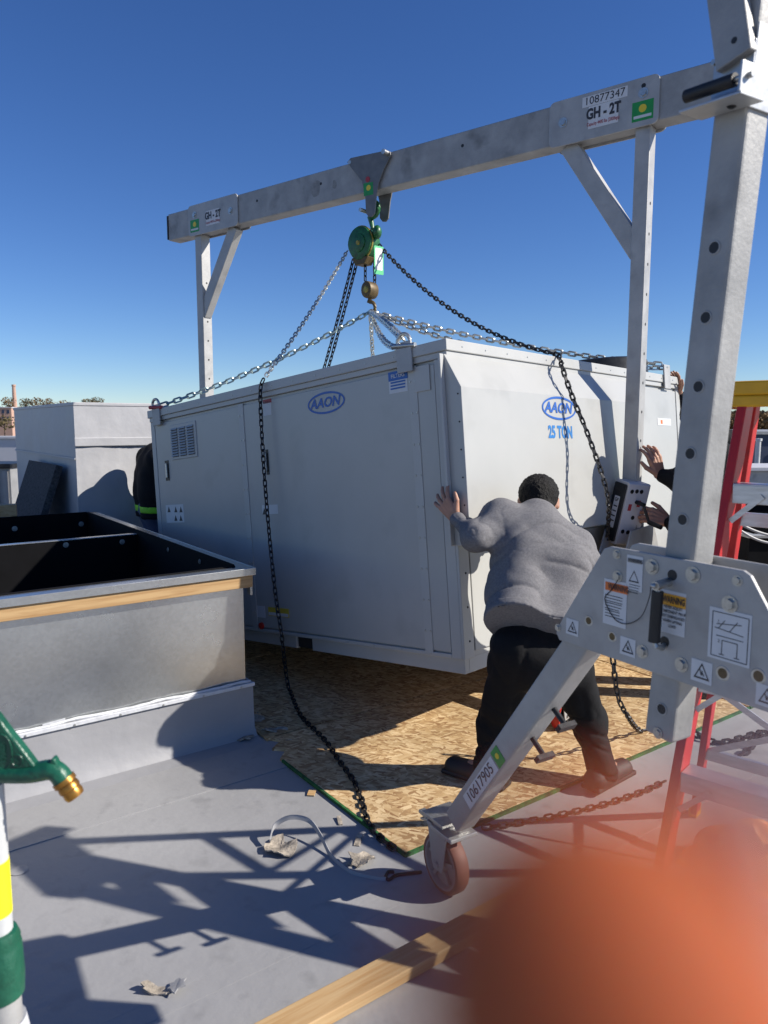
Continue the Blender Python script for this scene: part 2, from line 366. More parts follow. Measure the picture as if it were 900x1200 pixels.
# ------------------------------------------------------------------ setting: roof, ground, hills
E1 = V((.81, .5864, 0)).normalized(); E2 = V((-E1.y, E1.x, 0)); ZU = V((0, 0, 1))
RM = frame((0, 0, 0), E1, E2, ZU)
def struct(o): o['kind'] = 'structure'; return o
b = B()
NX = 60; g = []
roof = B().box((-9, -9, -.6), (13, 15, 0), RM).build('roof_surface', 'membrane'); struct(roof)
seam = B()
SM = [atz(0, 1002).dot(E2), atz(440, 1147).dot(E2)]
for k, (yy, x0, x1) in enumerate(((SM[0], -9, 13), (SM[1], -9, 13), (SM[0] + 2.9, -9, 13), (SM[0] + 5.8, -9, 13), (SM[0] + 8.7, -9, 13), (SM[1] - 2.9, -9, 13), (atz(330, 1105).dot(E2), -9, 13), (atz(430, 1085).dot(E2) + .02, -9, 13))):
    seam = B()
    seam.hexa([RM @ V(p) for p in ((x0, yy, -.001), (x1, yy, -.001), (x1, yy + .9, -.001), (x0, yy + .9, -.001), (x0, yy, .0038), (x1, yy, .0038), (x1, yy + .9, .0006), (x0, yy + .9, .0006))])
    seam.build('membrane_sheet', 'membrane', roof)
dirt = B()
plate = B()
for (u, v) in ((22, 1020), (575, 1118)):
    p = atz(u, v, 0.0025); B().lathe([(0, .0008), (.018, .002), (.026, .0016), (.032, .0002)], Matrix.Translation(p), 18).build('fastener_bump', 'membrane', roof, smooth=True)
struct(B().box((-4000, -300, -10.2), (4000, 6000, -10)).build('ground', 'ground'))
def ridge(name, y, x0, x1, prof, mt, dep):
    bb = B(); n = 60
    for i in range(n + 1):
        x = x0 + (x1 - x0) * i / n; z = prof(x)
        bb.v += [V((x, y, -10)), V((x, y + dep * .5, z)), V((x, y + dep, -10))]
    for i in range(n):
        a = i * 3; bb.f += [(a, a + 3, a + 4, a + 1), (a + 1, a + 4, a + 5, a + 2)]
    return bb.build(name, mt, None, smooth=True)
struct(ridge('hill_left', 560, -900, 60, lambda x: 10 + 3 * math.sin(x * .017) + 2 * math.sin(x * .05 + 1), 'hill', 200))
struct(ridge('hill_right', 620, 60, 1000, lambda x: 9 + 5 * math.sin(x * .011 - 4.4) + 2 * math.sin(x * .04), 'hill', 220))
def leaf_cloud(n, c, r, size, mtname, name, parent=None):
    d = rng.normal(size=(n, 3)); d /= np.linalg.norm(d, axis=1)[:, None]; d *= (rng.random((n, 1)) ** .4); c0 = d * np.array(r) + np.array(c)
    a = rng.normal(size=(n, 3)); a /= np.linalg.norm(a, axis=1)[:, None]; bq = np.cross(a, rng.normal(size=(n, 3))); bq /= np.linalg.norm(bq, axis=1)[:, None]
    s = size * (.6 + .8 * rng.random((n, 1)))
    vs = np.stack([c0 - a * s, c0 + bq * s, c0 + a * s, c0 - bq * s], 1).reshape(-1, 3); fs = np.arange(4 * n).reshape(n, 4)
    return rawmesh(name, vs, fs, mtname, parent, smooth=False)
def far_tree(u, vtop, D, w, label, mt, grp):
    top = aty(u, vtop, D); h = 9.0; base = V((top.x, D, top.z - h))
    t = thing('tree', label, 'tree', tuple(base), grp)
    bb = B(); bb.cyl(base - V((0, 0, 6)), base + V((0, 0, h * .6)), .35, .12, n=6)
    for k in range(4):
        a = k * 1.7; bb.cyl(base + V((0, 0, h * .35)), base + V((math.cos(a) * w * .3, math.sin(a) * w * .3, h * .75)), .12, .04, n=5)
    bb.build('trunk', 'trunk', t)
    n = 260; leaf_cloud(n, (base.x, D, base.z + h * .62), (w / 2, w / 2, h * .38), .42, mt, 'crown', t)
# ridge trees, left: (pixel column, top row, width in metres)
for k, (u, vt, w, la, mt) in enumerate(((9, 464.5, 9, 'brown bushy tree at the far left end of the skyline', 'tree_brown'), (29, 466, 8, 'small olive tree just right of the tall chimney', 'tree_green'),
        (43, 465.5, 10, 'wide brown tree on the skyline, second right of the chimney', 'tree_brown'), (57, 466.5, 8, 'brown tree on the skyline above the middle of the wrapped box side', 'tree_brown'), (75, 469, 11, 'low pale brown tree above the front corner of the wrapped box', 'tree_brown'),
        (101, 466.5, 8, 'dark tree on the skyline left of the roundest crown', 'tree_green'), (113, 464.5, 10, 'roundest dark tree crown above the wrapped box', 'tree_green'), (4, 485, 10, 'dark tree below the pink building at the left edge', 'tree_green'))):
    far_tree(u, vt, 470 if vt < 480 else 300, w, la, mt, 'trees on the left skyline')
def wood(name, x0, x1, n, D, z0, z1, mt, label):
    bb = B()
    c = np.stack([rng.uniform(x0, x1, n), rng.uniform(D, D + 60, n), rng.uniform(z0, z1, n)], 1)
    a = rng.normal(size=(n, 3)); a /= np.linalg.norm(a, axis=1)[:, None]; q = np.cross(a, rng.normal(size=(n, 3))); q /= np.linalg.norm(q, axis=1)[:, None]
    s = 1.2 * (.5 + rng.random((n, 1))); vs = np.stack([c - a * s, c + q * s, c + a * s, c - q * s], 1).reshape(-1, 3)
    return tag(rawmesh(name, vs, np.arange(4 * n).reshape(n, 4), mt, None, False), label, 'wood', None, 'stuff')
wood('far_wood', -330, -120, 9000, 500, -4, 13, 'tree_brown', 'brown autumn wood on the distant left ridge')
wood('far_wood', 150, 420, 14000, 520, -6, 10.5, 'tree_brown', 'brown autumn wood on the distant right ridge')
p = aty(15.5, 470, 480); ch = B(); ch.lathe([(1.5, -16), (1.0, 0)], Matrix.Translation(aty(15.8, 451, 480)), 10); ch.cyl(aty(15.8, 451, 480) - V((0, 0, 1)), aty(15.8, 451, 480) + V((0, 0, .2)), 1.25)
tag(ch.build('chimney', 'brick_pink'), 'tall slim brick chimney rising above the left skyline', 'chimney')
# pink building far left
q = aty(6, 478, 330); t = thing('building', 'pinkish brick building among trees at the far left edge', 'building', (q.x, q.y, -10))
B().box((q.x - 14, 330, -10), (q.x + 2.6, 345, q.z)).build('wall', 'brick_pink', t); B().box((q.x - 14.3, 329.7, q.z), (q.x + 2.9, 345.3, q.z + .4)).build('roof', 'roof_white', t)
for i in range(4):
    for k in range(2): B().box((q.x - 6 + i * 2.2, 329.9, q.z - 2.4 - 3 * k), (q.x - 4.9 + i * 2.2, 330, q.z - .9 - 3 * k)).build('window', 'blue_wall', t)

# ------------------------------------------------------------------ air handling unit (tilted on its slings)
UO = V((.392, 3.433, .4)); UX = V((1.870, 1.953, -.061)).normalized(); UY = V((-2.004, 1.908, -.304)); UY = (UY - UX * UY.dot(UX)).normalized(); UZ = UX.cross(UY)
UW, UL, UH = 2.705, 2.783, 1.608; UM = frame(UO, UX, UY, UZ); UI = UM.inverted()
def LF(u, v, off=0.0): q = UI @ atpl(u, v, UM @ V((off, 0, 0)), UX); return q.y, q.z
def RF(u, v, off=0.0): q = UI @ atpl(u, v, UM @ V((0, off, 0)), UY); return q.x, q.z
unit = thing('rooftop_unit', 'large pale grey rooftop air conditioning unit hanging from chains', 'air conditioner', UM)
def ub(name, lo, hi, mt='cab', parent=None, bev=.003): return B().box(lo, hi).build(name, mt, parent or unit, bev, local=True)
BZ = .075; LZ = UH - .085
body = ub('cabinet', (.006, .006, BZ), (UW - .006, UL - .006, LZ), 'cab')
base = B(); 
PK0, PK1 = sorted((LF(345, 752)[0], LF(364, 757)[0]))
for y0, y1 in ((.012, PK0), (PK1, UL - .012)): base.box((.014, y0, 0), (.05, y1, BZ - .001))
base.box((.05, .012, 0), (UW - .014, .05, BZ - .001)); base.box((.05, UL - .05, 0), (UW - .014, UL - .012, BZ - .001)); base.box((UW - .05, .05, 0), (UW - .014, UL - .05, BZ - .001)); base.box((.05, .05, .03), (UW - .05, UL - .05, BZ - .002))
base.build('base_rail', 'cab_trim', unit, .002, local=True)
ub('fork_pocket', (.03, PK0, .005), (.045, PK1, BZ - .004), 'cab_dark', bev=0)
S1 = LF(286, 520)[0]; S2 = LF(492, 560)[0]; zA, zB = BZ + .03, LZ - .02
dp = ub('door_panel', (-.006, S1 + .007, zA), (.004, UL - .05, zB))
cp = ub('center_panel', (-.006, S2 + .008, zA), (.004, S1 - .007, zB))
npn = ub('narrow_panel', (-.006, .075, zA), (.004, S2 - .008, zB))
ub('corner_post', (-.010, -.010, BZ + .001), (.07, .006, LZ - .001), 'cab_trim'); ub('corner_post', (-.010, .0065, BZ + .001), (.004, .07, LZ - .001), 'cab_trim')
ub('corner_post', (-.008, UL - .045, BZ + .001), (.004, UL + .008, LZ - .001), 'cab_trim'); ub('corner_post', (UW - .06, -.010, BZ + .001), (UW + .008, .006, LZ - .001), 'cab_trim')
lid = ub('roof_lid', (-.022, -.022, LZ + .03), (UW + .022, UL + .022, UH), 'cab_trim', bev=.004)
ub('roof_flange', (-.012, -.012, LZ), (UW + .012, UL + .012, LZ + .03), 'cab_trim')
ub('lower_trim', (-.009, .071, BZ + .001), (.004, UL - .046, BZ + .022), 'cab_trim')
for yy in (S1, S2):
    ub('seam_strip', (-.0105, yy - .026, zA - .02), (-.0062, yy + .026, zB + .012), 'cab_trim', bev=.001)
    for k in range(9): 
        for dy in (-.02, .02): screw(unit, UM @ V((-.0105, yy + dy * .8, .2 + k * .155)), -UX, .0065)
for k in range(14): screw(unit, UM @ V((-.022, .12 + k * .2, UH - .03)), -UX, .005); screw(unit, UM @ V((.10 + k * .19, -.022, UH - .03)), -UY, .005)
for k in range(9): screw(unit, UM @ V((.035, -.010, .16 + k * .165)), -UY, .006, 'black_steel')
for k in range(12): screw(unit, UM @ V((-.009, .2 + k * .2, BZ + .012)), -UX, .005)
# louvre, handles
y0, z0 = LF(233, 535); y1, z1 = LF(200, 499)
lv = ub('louver', (-.012, y0, z0), (-.005, y1, z1), 'cab_trim', dp)
wy = (y1 - y0)
for c in range(3):
    for k in range(11):
        zz = z0 + .03 + (z1 - z0 - .06) * k / 10; ya = y0 + wy * (.08 + .31 * c); yb = ya + wy * .24
        B().hexa([V(q) for q in ((-.0125, ya, zz - .006), (-.0125, ya, zz + .008), (-.0125, yb, zz + .008), (-.0125, yb, zz - .006), (-.022, ya, zz - .006), (-.0135, ya, zz + .008), (-.0135, yb, zz + .008), (-.022, yb, zz - .006))]).build('louver_slat', 'cab', lv, local=True)
        B().box((-.0128, ya, zz - .011), (-.0122, yb, zz - .0062)).build('louver_gap', 'cab_dark', lv, local=True)
for (ua, va, ub_, vb, pr) in ((194, 540, 200, 563, dp), (312, 527, 317, 556, cp)):
    a, zb_ = LF(ub_, vb); c, zt = LF(ua, va); h = ub('handle_recess', (-.009, a, zb_), (-.0055, c, zt), 'black_steel', pr, .001); ub('handle', (-.022, a + .012, zb_ + .02), (-.009, a + .03, zt - .02), 'zinc', pr, .003)
def lab_left(u0, v0, u1, v1, mt, name='sticker'):
    a, zb_ = LF(u1, v1); c, zt = LF(u0, v0); return ub(name, (-.0072, min(a, c), min(zb_, zt)), (-.0058, max(a, c), max(zb_, zt)), mt, cp, 0)
s_ = lab_left(456, 437, 479, 458, 'sticker'); lab_left(456, 437, 479, 443, 'sticker_blue', 'sticker_band').location.x -= .0012
for k in range(3):
    y_, z_ = LF(467.5, 447.5 + k * 3.6); ub('print_line', (-.009, y_ - .05, z_ - .004), (-.0075, y_ + .05, z_ + .004), 'sticker_blue', s_, 0)
y_, z_ = LF(467.5, 440.3); text('FILTERS', (-.0092, y_, z_), (0, -1, 0), (0, 0, 1), .02, 'sticker', unit, local=True, weight=.015)
for (q, m_) in (((195, 592, 217, 612), 'sticker'), ((308, 592, 327, 602), 'sticker'), ((309, 471, 319, 486), 'sticker'), ((309, 469, 319, 471.5), 'ink_red'), ((297, 709, 312, 724), 'sticker'), ((315, 711, 340, 724), 'sticker_yellow'), ((316, 717, 339, 723), 'sticker')):
    o_ = lab_left(*q, m_)
    if q == (316, 717, 339, 723): o_.location.x -= .0013
for k, (u, v) in enumerate(((199, 597), (207, 597), (207, 607), (213, 597), (213, 607), (311, 599))):
    y_, z_ = LF(u, v); o_ = B(); o_.prism([(y_ - .02, z_ - .02), (y_ + .02, z_ - .02), (y_, z_ + .02)], frame((-.0075, 0, 0), (0, 1, 0), (0, 0, 1), (1, 0, 0)), -.001, .0002); o_.build('hazard_mark', 'ink', unit, local=True)
y_, z_ = LF(308, 733); B().lathe([(0, .014), (.02, .013), (.022, 0)], zframe((-.006, y_, z_), (-1, 0, 0)), 16).build('drain_cap', 'red_wheel', unit, local=True, smooth=True)
def oval_logo(cx, M, w, h, tx):
    pts = []
    bb = B(); n = 48; oo = []; ii = []
    for i in range(n):
        a = 2 * math.pi * i / n; oo.append((w / 2 * math.cos(a), h / 2 * math.sin(a))); ii.append(((w / 2 - .012) * math.cos(a), (h / 2 - .012) * math.sin(a)))
    vs = [M @ V((*p, .0018)) for p in oo] + [M @ V((*p, .0018)) for p in ii]
    bb.add(vs, [(i, (i + 1) % n, n + (i + 1) % n, n + i) for i in range(n)]); lg = bb.build('logo_ring', 'logo_blue', unit, local=True)
    text(tx, M @ V((-.035 * w, 0, .0009)), M.to_3x3() @ V((1, 0, 0)), M.to_3x3() @ V((0, 1, 0)), h * .44, 'logo_blue', unit, 'logo_letters', shear=.25, weight=.03, sx=.76 * w / h / 1.72, local=True)
(ya, _), (yb, _) = LF(361, 472), LF(405, 472); yc, zc = LF(383, 472); (_, zt), (_, zbm) = LF(383, 459), LF(383, 485)
oval_logo(0, frame((-.0062, yc, zc), (0, -1, 0), (0, 0, 1), (-1, 0, 0)), abs(ya - yb), zt - zbm, 'AAON')
# hood on the right face
HD = .10; hx0, hz1 = RF(533, 417); hx1 = RF(752, 470, -HD)[0]; hz0 = RF(549, 640, -HD)[1]; hzc = RF(543, 453, -HD)[1]
hx0 = RF(543, 500, -HD)[0]
hood = B(); hood.prism([(0.004, hz0), (-HD, hz0), (-HD, hzc), (-.01, hz1), (.004, hz1)], frame((0, 0, 0), (0, 1, 0), (0, 0, 1), (1, 0, 0)), hx0, hx1)
hood.build('rain_hood', 'cab', unit, .003, local=True)
for k in range(6): screw(unit, UM @ V((hx0, -HD + .02, hz0 + .06 + k * .13)), -UX, .005, 'black_steel')
ub('hood_side_flange', (hx0 - .03, -.010, hz0), (hx0 - .001, .004, hz1), 'cab_trim')
ub('right_panel', (hx1 + .03, -.008, zA), (UW - .07, .004, zB)); ub('lower_panel', (.08, -.008, zA), (hx1 + .02, .004, hz0 - .02))
(xa, _), (xb, _) = RF(635.5, 478, -HD), RF(675, 478, -HD); xc, zc = RF(655.5, 478.5, -HD); zt, zbm = RF(655, 465, -HD)[1], RF(655, 492.5, -HD)[1]
oval_logo(0, frame((xc, -HD - .0005, zc), (1, 0, 0), (0, 0, 1), (0, -1, 0)), xb - xa, zt - zbm, 'AAON')
xc, zc = RF(657, 507, -HD); text('25 TON', (xc, -HD - .0006, zc), (1, 0, 0), (0, 0, 1), RF(657, 500, -HD)[1] - RF(657, 514, -HD)[1], 'ton_blue', unit, weight=.04, sx=.80, local=True)
x0_, zt = RF(769, 490); x1_, zb_ = RF(785, 499); ub('sticker', (x0_, -.0098, zb_), (x1_, -.0082, zt), 'sticker', None, 0)
ub('hazard_mark', (x0_ + .05, -.0112, zb_ + .01), (x0_ + .08, -.0099, zt - .012), 'warn_orange', None, 0)
# paint scar on lower face, condenser fan, lifting lugs
fan = B(); cf = V((2.35, .45, UH)); fan.lathe([(.36, 0), (.36, .13), (.34, .14), (.33, .02)], Matrix.Translation(cf), 28); fan.build('fan_shroud', 'black_steel', unit, smooth=True, local=True)
fg = B()
for r_ in (.08, .16, .24, .32): fg.tube([cf + V((r_ * math.cos(i * .3142), r_ * math.sin(i * .3142), .135)) for i in range(20)], .004, 5, True)
for k in range(4): fg.bar(cf + V((.34 * math.cos(k * .785), .34 * math.sin(k * .785), .135)), cf - V((.34 * math.cos(k * .785), .34 * math.sin(k * .785), -.135)), .01, .006)
fg.build('fan_guard', 'black_steel', unit, local=True)
LUG = {}
for nm, (x, y) in {'near': (0, .24), 'left': (0, UL - .12), 'right': (UW - .25, .0), 'back': (UW - .3, UL)}.items():
    sx = -1 if x == 0 else (1 if y != 0.0 else 0)
    if nm in ('near', 'left'):
        ub('lifting_lug', (-.034, y - .05, UH - .12), (-.0225, y + .05, UH + .03), 'galv_light'); LUG[nm] = UM @ V((-.028, y, UH + .01))
    else:
        yy = -.03 if nm == 'right' else UL + .03; ub('lifting_lug', (x - .05, yy - .006, UH - .10), (x + .05, yy + .006, UH + .07), 'galv_light'); LUG[nm] = UM @ V((x, yy, UH + .05))
B().box((-.013, .10, LZ - .14), (-.0065, .20, LZ - .015)).build('patch_plate', 'cab_trim', unit, .002, local=True)

# ------------------------------------------------------------------ gantry over the unit
ZB = 3.28                                              # underside of the beam
GA = atz(757, 150, ZB); GB = atz(237, 276, ZB); bd = (GB - GA); bd.z = 0; SPAN = bd.length; bd.normalize(); ad = V((-bd.y, bd.x, 0))
if ad.y > 0: ad = -ad
def GP(u, v, off=0.0): return atpl(u, v, GA + ad * off, ad)
BHT, BW = .235, .13
g1 = thing('gantry_crane', 'galvanised steel gantry with long beam spanning above the air conditioning unit', 'gantry crane', (GA.x, GA.y, 0))
GR = GA - bd * .95; GL = GB + bd * .40
beam = B().bar(GR + ZU * (ZB + BHT / 2 - GR.z), GL + ZU * (ZB + BHT / 2 - GL.z), BW, BHT).build('beam', 'galv', g1, .006)
B().bar(GL + bd * .001 + ZU * (BHT / 2), GL + bd * .02 + ZU * (BHT / 2), BW + .01, BHT * .9).build('end_cap', 'black_rubber', g1, .004)
for s in (.3, .62, .8):
    p = GA.lerp(GB, s) + ad * (BW / 2) + ZU * (BHT * .62); B().cyl(p - ad * .02, p + ad * .0008, .011, n=12).build('hole', 'black_rubber', g1)
FACE = BW / 2
for (u, v, w_, h_) in ((370, 221, .10, .13), (392, 216, .04, .07)):
    q = GP(u, v, FACE); B().prism([(w_ / 2 * math.cos(a) * (1 + .15 * math.sin(3 * a + u)), h_ / 2 * math.sin(a) * (1 + .12 * math.sin(2 * a + v))) for a in [2 * math.pi * i / 18 for i in range(18)]], frame(q, -bd, ZU, ad), .0002, .0006).build('stain', 'beam_stain', g1)
def rounded(w, h, r, n=5):
    o = []
    for cx, cy, a0 in ((w / 2 - r, h / 2 - r, 0), (-w / 2 + r, h / 2 - r, 90), (-w / 2 + r, -h / 2 + r, 180), (w / 2 - r, -h / 2 + r, 270)):
        for k in range(n): a = R(a0 + 90 * k / (n - 1)); o.append((cx + r * math.cos(a), cy + r * math.sin(a)))
    return o
def end_assembly(P, inner, main):
    # P: post axis point under the beam; inner: unit vector along the beam to its middle
    xd = -bd  # reads left to right seen from the front
    off = .235 if main else .235
    C = P + inner * off + ZU * (BHT * .5); Mf = frame(C + ad * FACE, xd, ZU, ad)
    w_, h_ = .66, .262
    pl = B().prism(rounded(w_, h_, .035), Mf, .0008, .012).build('gusset_plate', 'galv_light', g1, .0015)
    Mb = frame(C - ad * FACE, xd, ZU, ad); B().prism(rounded(w_, h_, .035), Mb, -.012, -.0008).build('gusset_plate', 'galv_light', g1, .0015)
    sg = 1 if inner.dot(xd) < 0 else -1     # local x of the post side
    for x, y in ((-.24 * sg, .0), (.24 * sg, .045)):
        bolt(g1, Mf @ V((x, y, .012)), ad, .02)
    if main: B().cyl(Mf @ V((.24 * sg, .085, .004)), Mf @ V((.24 * sg, .085, .0128)), .013, n=12).build('slot', 'black_rubber', g1)
    lbw = quad_label(g1, [Mf @ V(q) for q in ((-.08, -.075, .012), (.10, -.075, .012), (.10, .05, .012), (-.08, .05, .012))], ad, 'sticker')
    text('GH - 2T', Mf @ V((.01, .005, .0132)), xd, ZU, .058, 'ink', g1, weight=.045, sx=.74)
    text('Capacity 4400 lbs (2000kgs)', Mf @ V((.01, -.05, .0132)), xd, ZU, .020, 'ink_red', g1, weight=.01, sx=.62)
    if main:
        quad_label(g1, [Mf @ V(q) for q in ((-.12, .052, .012), (.15, .052, .012), (.15, .11, .012), (-.12, .11, .012))], ad, 'sticker')
        text('10877347', Mf @ V((.015, .081, .0132)), xd, ZU, .044, 'ink', g1, sx=1.0)
    gx = .24 * sg
    quad_label(g1, [Mf @ V(q) for q in ((gx - .06, -.1, .012), (gx + .06, -.1, .012), (gx + .06, .005, .012), (gx - .06, .005, .012))], ad, 'label_green')
    B().lathe([(0, .0026), (.022, .0026), (.022, .0012)], frame(Mf @ V((gx, -.035, .012)), xd, ZU, ad), 12).build('emblem', 'label_yellow', g1)
    quad_label(g1, [Mf @ V(q) for q in ((gx - .05, -.085, .0125), (gx + .05, -.085, .0125), (gx + .05, -.07, .0125), (gx - .05, -.07, .0125))], ad, 'sticker', 'label_text')
    # post and brace
    zlow = 1.12 if main else .55
    B().bar(V((P.x, P.y, zlow)), V((P.x, P.y, ZB - .001)), .10, .085, bd).build('post', 'galv_light', g1, .005)
    b0 = P + inner * .46 - ZU * .002; b1 = P + inner * .005 - ZU * .70
    db = (b1 - b0).normalized(); xb_ = ad
    B().bar(b0 + db * .0, b1, .105, .075, ad).build('brace', 'galv_light', g1, .004)
    rs = -inner * .0505
    for k in range(9):
        p = V((P.x, P.y, 1.5 + k * .17)) - bd * .043 
        B().cyl(p + bd * .004, p - bd * .0006, .009, n=10).build('hole', 'black_rubber', g1)
    # lower A-frame: outer tube, side plates, two legs, casters
    B().bar(V((P.x, P.y, .42)), V((P.x, P.y, 1.10)), .135, .125, bd).build('outer_tube', 'galv', g1, .006)
    for sd in (-1, 1):
        Mp = frame(V((P.x, P.y, 0)) + bd * (sd * .075), ad, ZU, ad.cross(ZU))
        B().prism([(-.38, .72), (.38, .72), (.2, .98), (-.2, .98)], Mp, -.005, .005).build('side_plate', 'galv', g1, .0015)
    for sd in (-1, 1):
        top = V((P.x, P.y, .80)) + ad * (sd * .26); bot = V((P.x, P.y, .20)) + ad * (sd * .82)
        B().bar(top, bot, .10, .10, bd).build('leg', 'galv', g1, .005)
        caster(g1, V((P.x, P.y, 0)) + ad * (sd * .92), ad * sd, 'red_wheel', 'black_rubber', .085)
def caster(parent, p, d, mt_tyre, mt_hub, r=.1, w=.045, brake=False, swivel=0.0, rim=None):
    # p ground contact; d: horizontal rolling direction; axle is d x Z
    d = V(d); d.z = 0; d.normalize(); ax = d.cross(ZU); c = V((p[0], p[1], p[2] + r)) if len(p) == 3 else V((p[0], p[1], r))
    Mx = zframe(c, ax, d)
    wh = B().lathe([(r * .84, -w * .5), (r * .95, -w * .5), (r, -w * .32), (r, w * .32), (r * .95, w * .5), (r * .84, w * .5)], Mx, 28).build('wheel', mt_tyre, parent, smooth=50)
    hb = B().lathe([(r * .85, -w * .51), (r * .78, -w * .5), (r * .72, -w * .2), (r * .28, -w * .2), (r * .22, -w * .5), (0, -w * .5)], Mx, 28)
    hb.lathe([(0, w * .5), (r * .22, w * .5), (r * .28, w * .2), (r * .72, w * .2), (r * .78, w * .5), (r * .85, w * .51)], Mx, 28)
    for k in range(5):
        a = 2 * math.pi * k / 5 + .3
        for sd in (-1, 1): hb.bar(Mx @ V((r * .2 * math.cos(a), r * .2 * math.sin(a), sd * w * .34)), Mx @ V((r * .68 * math.cos(a), r * .68 * math.sin(a), sd * w * .34)), .012 * r / .1, .010 * r / .1, ax)
    hb.build('hub', mt_hub, wh, smooth=40)
    f = B(); topz = c + ZU * (r + .03)
    for sd in (-1, 1):
        o = c + ax * (sd * (w * .5 + .008)); Mf = frame(o, d, ZU, ax * 1.0)
        f.prism([(-.024, -.022), (.024, -.022), (.034, .0), (.062, r + .03), (-.05, r + .03), (-.03, .0)], Mf, -.003, .003)
    f.bar(c + ZU * (r + .024) - d * .05, c + ZU * (r + .024) + d * .06, w + .03, .012)
    f.cyl(c - ax * (w * .5 + .02), c + ax * (w * .5 + .02), .011, n=8)
    fk = f.build('fork', 'galv_light', parent, .0015)
    m = B(); m.cyl(c + ZU * (r + .03), c + ZU * (r + .058), .045, n=18); m.box((-.06, -.06, r + .058), (.06, .06, r + .07), frame(c, d, ax, ZU)); m.build('swivel', 'zinc', parent, .0015)
    if brake:
        bk = B(); bk.bar(c + ZU * (r + .022) + d * .05, c + ZU * (r - .005) + d * .13, w * .8, .008); bk.cyl(c + ZU * (r + .03) + d * .06 - ax * .03, c + ZU * (r + .03) + d * .06 + ax * .03, .012, n=10); bk.bar(c + ZU * (r + .01) + d * .10, c + ZU * (r + .012) + d * .15, w * .55, .012)
        bk.build('brake_lever', 'zinc', parent, .002)
    return wh
end_assembly(V((GA.x, GA.y, ZB)), bd, True)
end_assembly(V((GB.x, GB.y, ZB)), -bd, False)
# winch box on the near post
wt = thing('chain_winch', 'black and white winch box clamped to the gantry post beside the crank hand', 'winch', tuple(GA - ZU * (ZB - 1.0)))
w0 = GP(729.5, 566, .14); w1 = GP(714, 632, .14); wz = (w0 - w1).normalized(); nrm = (ad * .86 + bd * .5).normalized(); xw = wz.cross(nrm).normalized()
if xw.x < 0: xw = -xw
nrm = xw.cross(wz); 
if nrm.y > 0: nrm = -nrm
hh = (w0 - w1).length / 2; Mw = frame((w0 + w1) / 2, xw, wz, nrm)
B().prism(rounded(.125, hh * 2 + .03, .012), Mw, -.16, .0).build('housing', 'roof_white', wt, .003)
B().prism(rounded(.10, hh * 2, .008), Mw, .0006, .012).build('cover', 'black_rubber', wt, .002)
B().prism(rounded(.045, hh * 1.1, .004), Mw, .0122, .0132).build('label', 'sticker', wt)
text('GF', Mw @ V((0, hh * .42, .0134)), xw, wz, .02, 'ink', wt, weight=.02)
for k in range(4): B().prism([(-.016, -.004), (.016, -.004), (.016, .004), (-.016, .004)], frame(Mw @ V((0, hh * (.2 - .17 * k), 0)), xw, wz, nrm), .0134, .0139).build('print_line', 'ink', wt)
for (y, z) in ((.8, -.03), (.82, -.065), (.82, -.1), (-.6, -.03), (-.62, -.07), (-.1, -.08)):
    bolt(wt, Mw @ V((+.0625, hh * y, z)), xw, .009, 'black_steel')
for (y, z, m_) in ((.25, -.04, 'ink_red'), (.4, -.1, 'ink_red')): B().box((.0626, hh * y - .02, z - .012), (.0635, hh * y + .02, z + .012), Mw).build('label', m_, wt)
cr = B(); pc = Mw @ V((.0625, hh * .45, -.08)); cr.cyl(pc, pc + xw * .07, .012); cr.bar(pc + xw * .06, pc + xw * .06 + V((.03, -.02, -.10)), .02, .012); cr.cyl(pc + xw * .06 + V((.03, -.02, -.10)), pc + xw * .16 + V((.03, -.02, -.10)), .014); cr.build('crank', 'black_steel', wt, smooth=40)
# ------------------------------------------------------------------ trolley and chain hoist
HC = GP(436, 215); HP = V((HC.x, HC.y, 0))
tr = thing('beam_trolley', 'dark grey steel hanger plates straddling the gantry beam above the hoist', 'trolley', tuple(HC))
def bpoly(px, off):  # pixels on the beam's front plane -> polygon in (x along -bd, z)
    out = []
    for u, v in px:
        q = GP(u, v, off); out.append(((q - HC).dot(-bd), q.z - HC.z))
    return out
pp = bpoly([(407, 190), (411, 185), (453, 176), (457, 178), (458, 182), (450, 198), (444, 214), (441, 230), (439, 250), (436, 254), (432, 254), (429, 250), (428, 228), (424, 212), (412, 197)], FACE + .02)
for sd, off in ((1, FACE + .012), (-1, -FACE - .022)):
    B().prism(pp, frame(HC + ad * off, -bd, ZU, ad), 0, .01).build('hanger_plate', 'steel_dark', tr, .0015)
q = GP(454, 179.5, FACE + .02); B().cyl(q - ad * (BW + .07), q + ad * .05, .018, n=12).build('top_pin', 'zinc', tr, smooth=40)
q2 = GP(410, 190, FACE + .02); B().cyl(q2 - ad * (BW + .05), q2 + ad * .004, .014, n=12).build('top_pin', 'zinc', tr, smooth=40)
q = GP(432, 249, 0); B().cyl(q - ad * .10, q + ad * .10, .014, n=12).build('hook_pin', 'zinc', tr, smooth=40)
L4 = [GP(u, v, FACE + .022) for u, v in ((426.5, 230), (437.5, 227.5), (437, 213), (426, 215))]; quad_label(tr, L4, ad, 'label_green')
B().lathe([(0, .0026), (.02, .0026), (.02, .0012)], frame(GP(432, 220, FACE + .022), -bd, ZU, ad), 12).build('emblem', 'label_yellow', tr)
qd = GP(431, 210, FACE + .0221); B().lathe([(0, .003), (.02, .003), (.02, .0)], frame(qd, -bd, ZU, ad), 12).build('plug', 'ink_red', tr)
ho = thing('chain_hoist', 'round green hand chain hoist hanging from the beam trolley', 'hoist', tuple(GP(425, 287)))
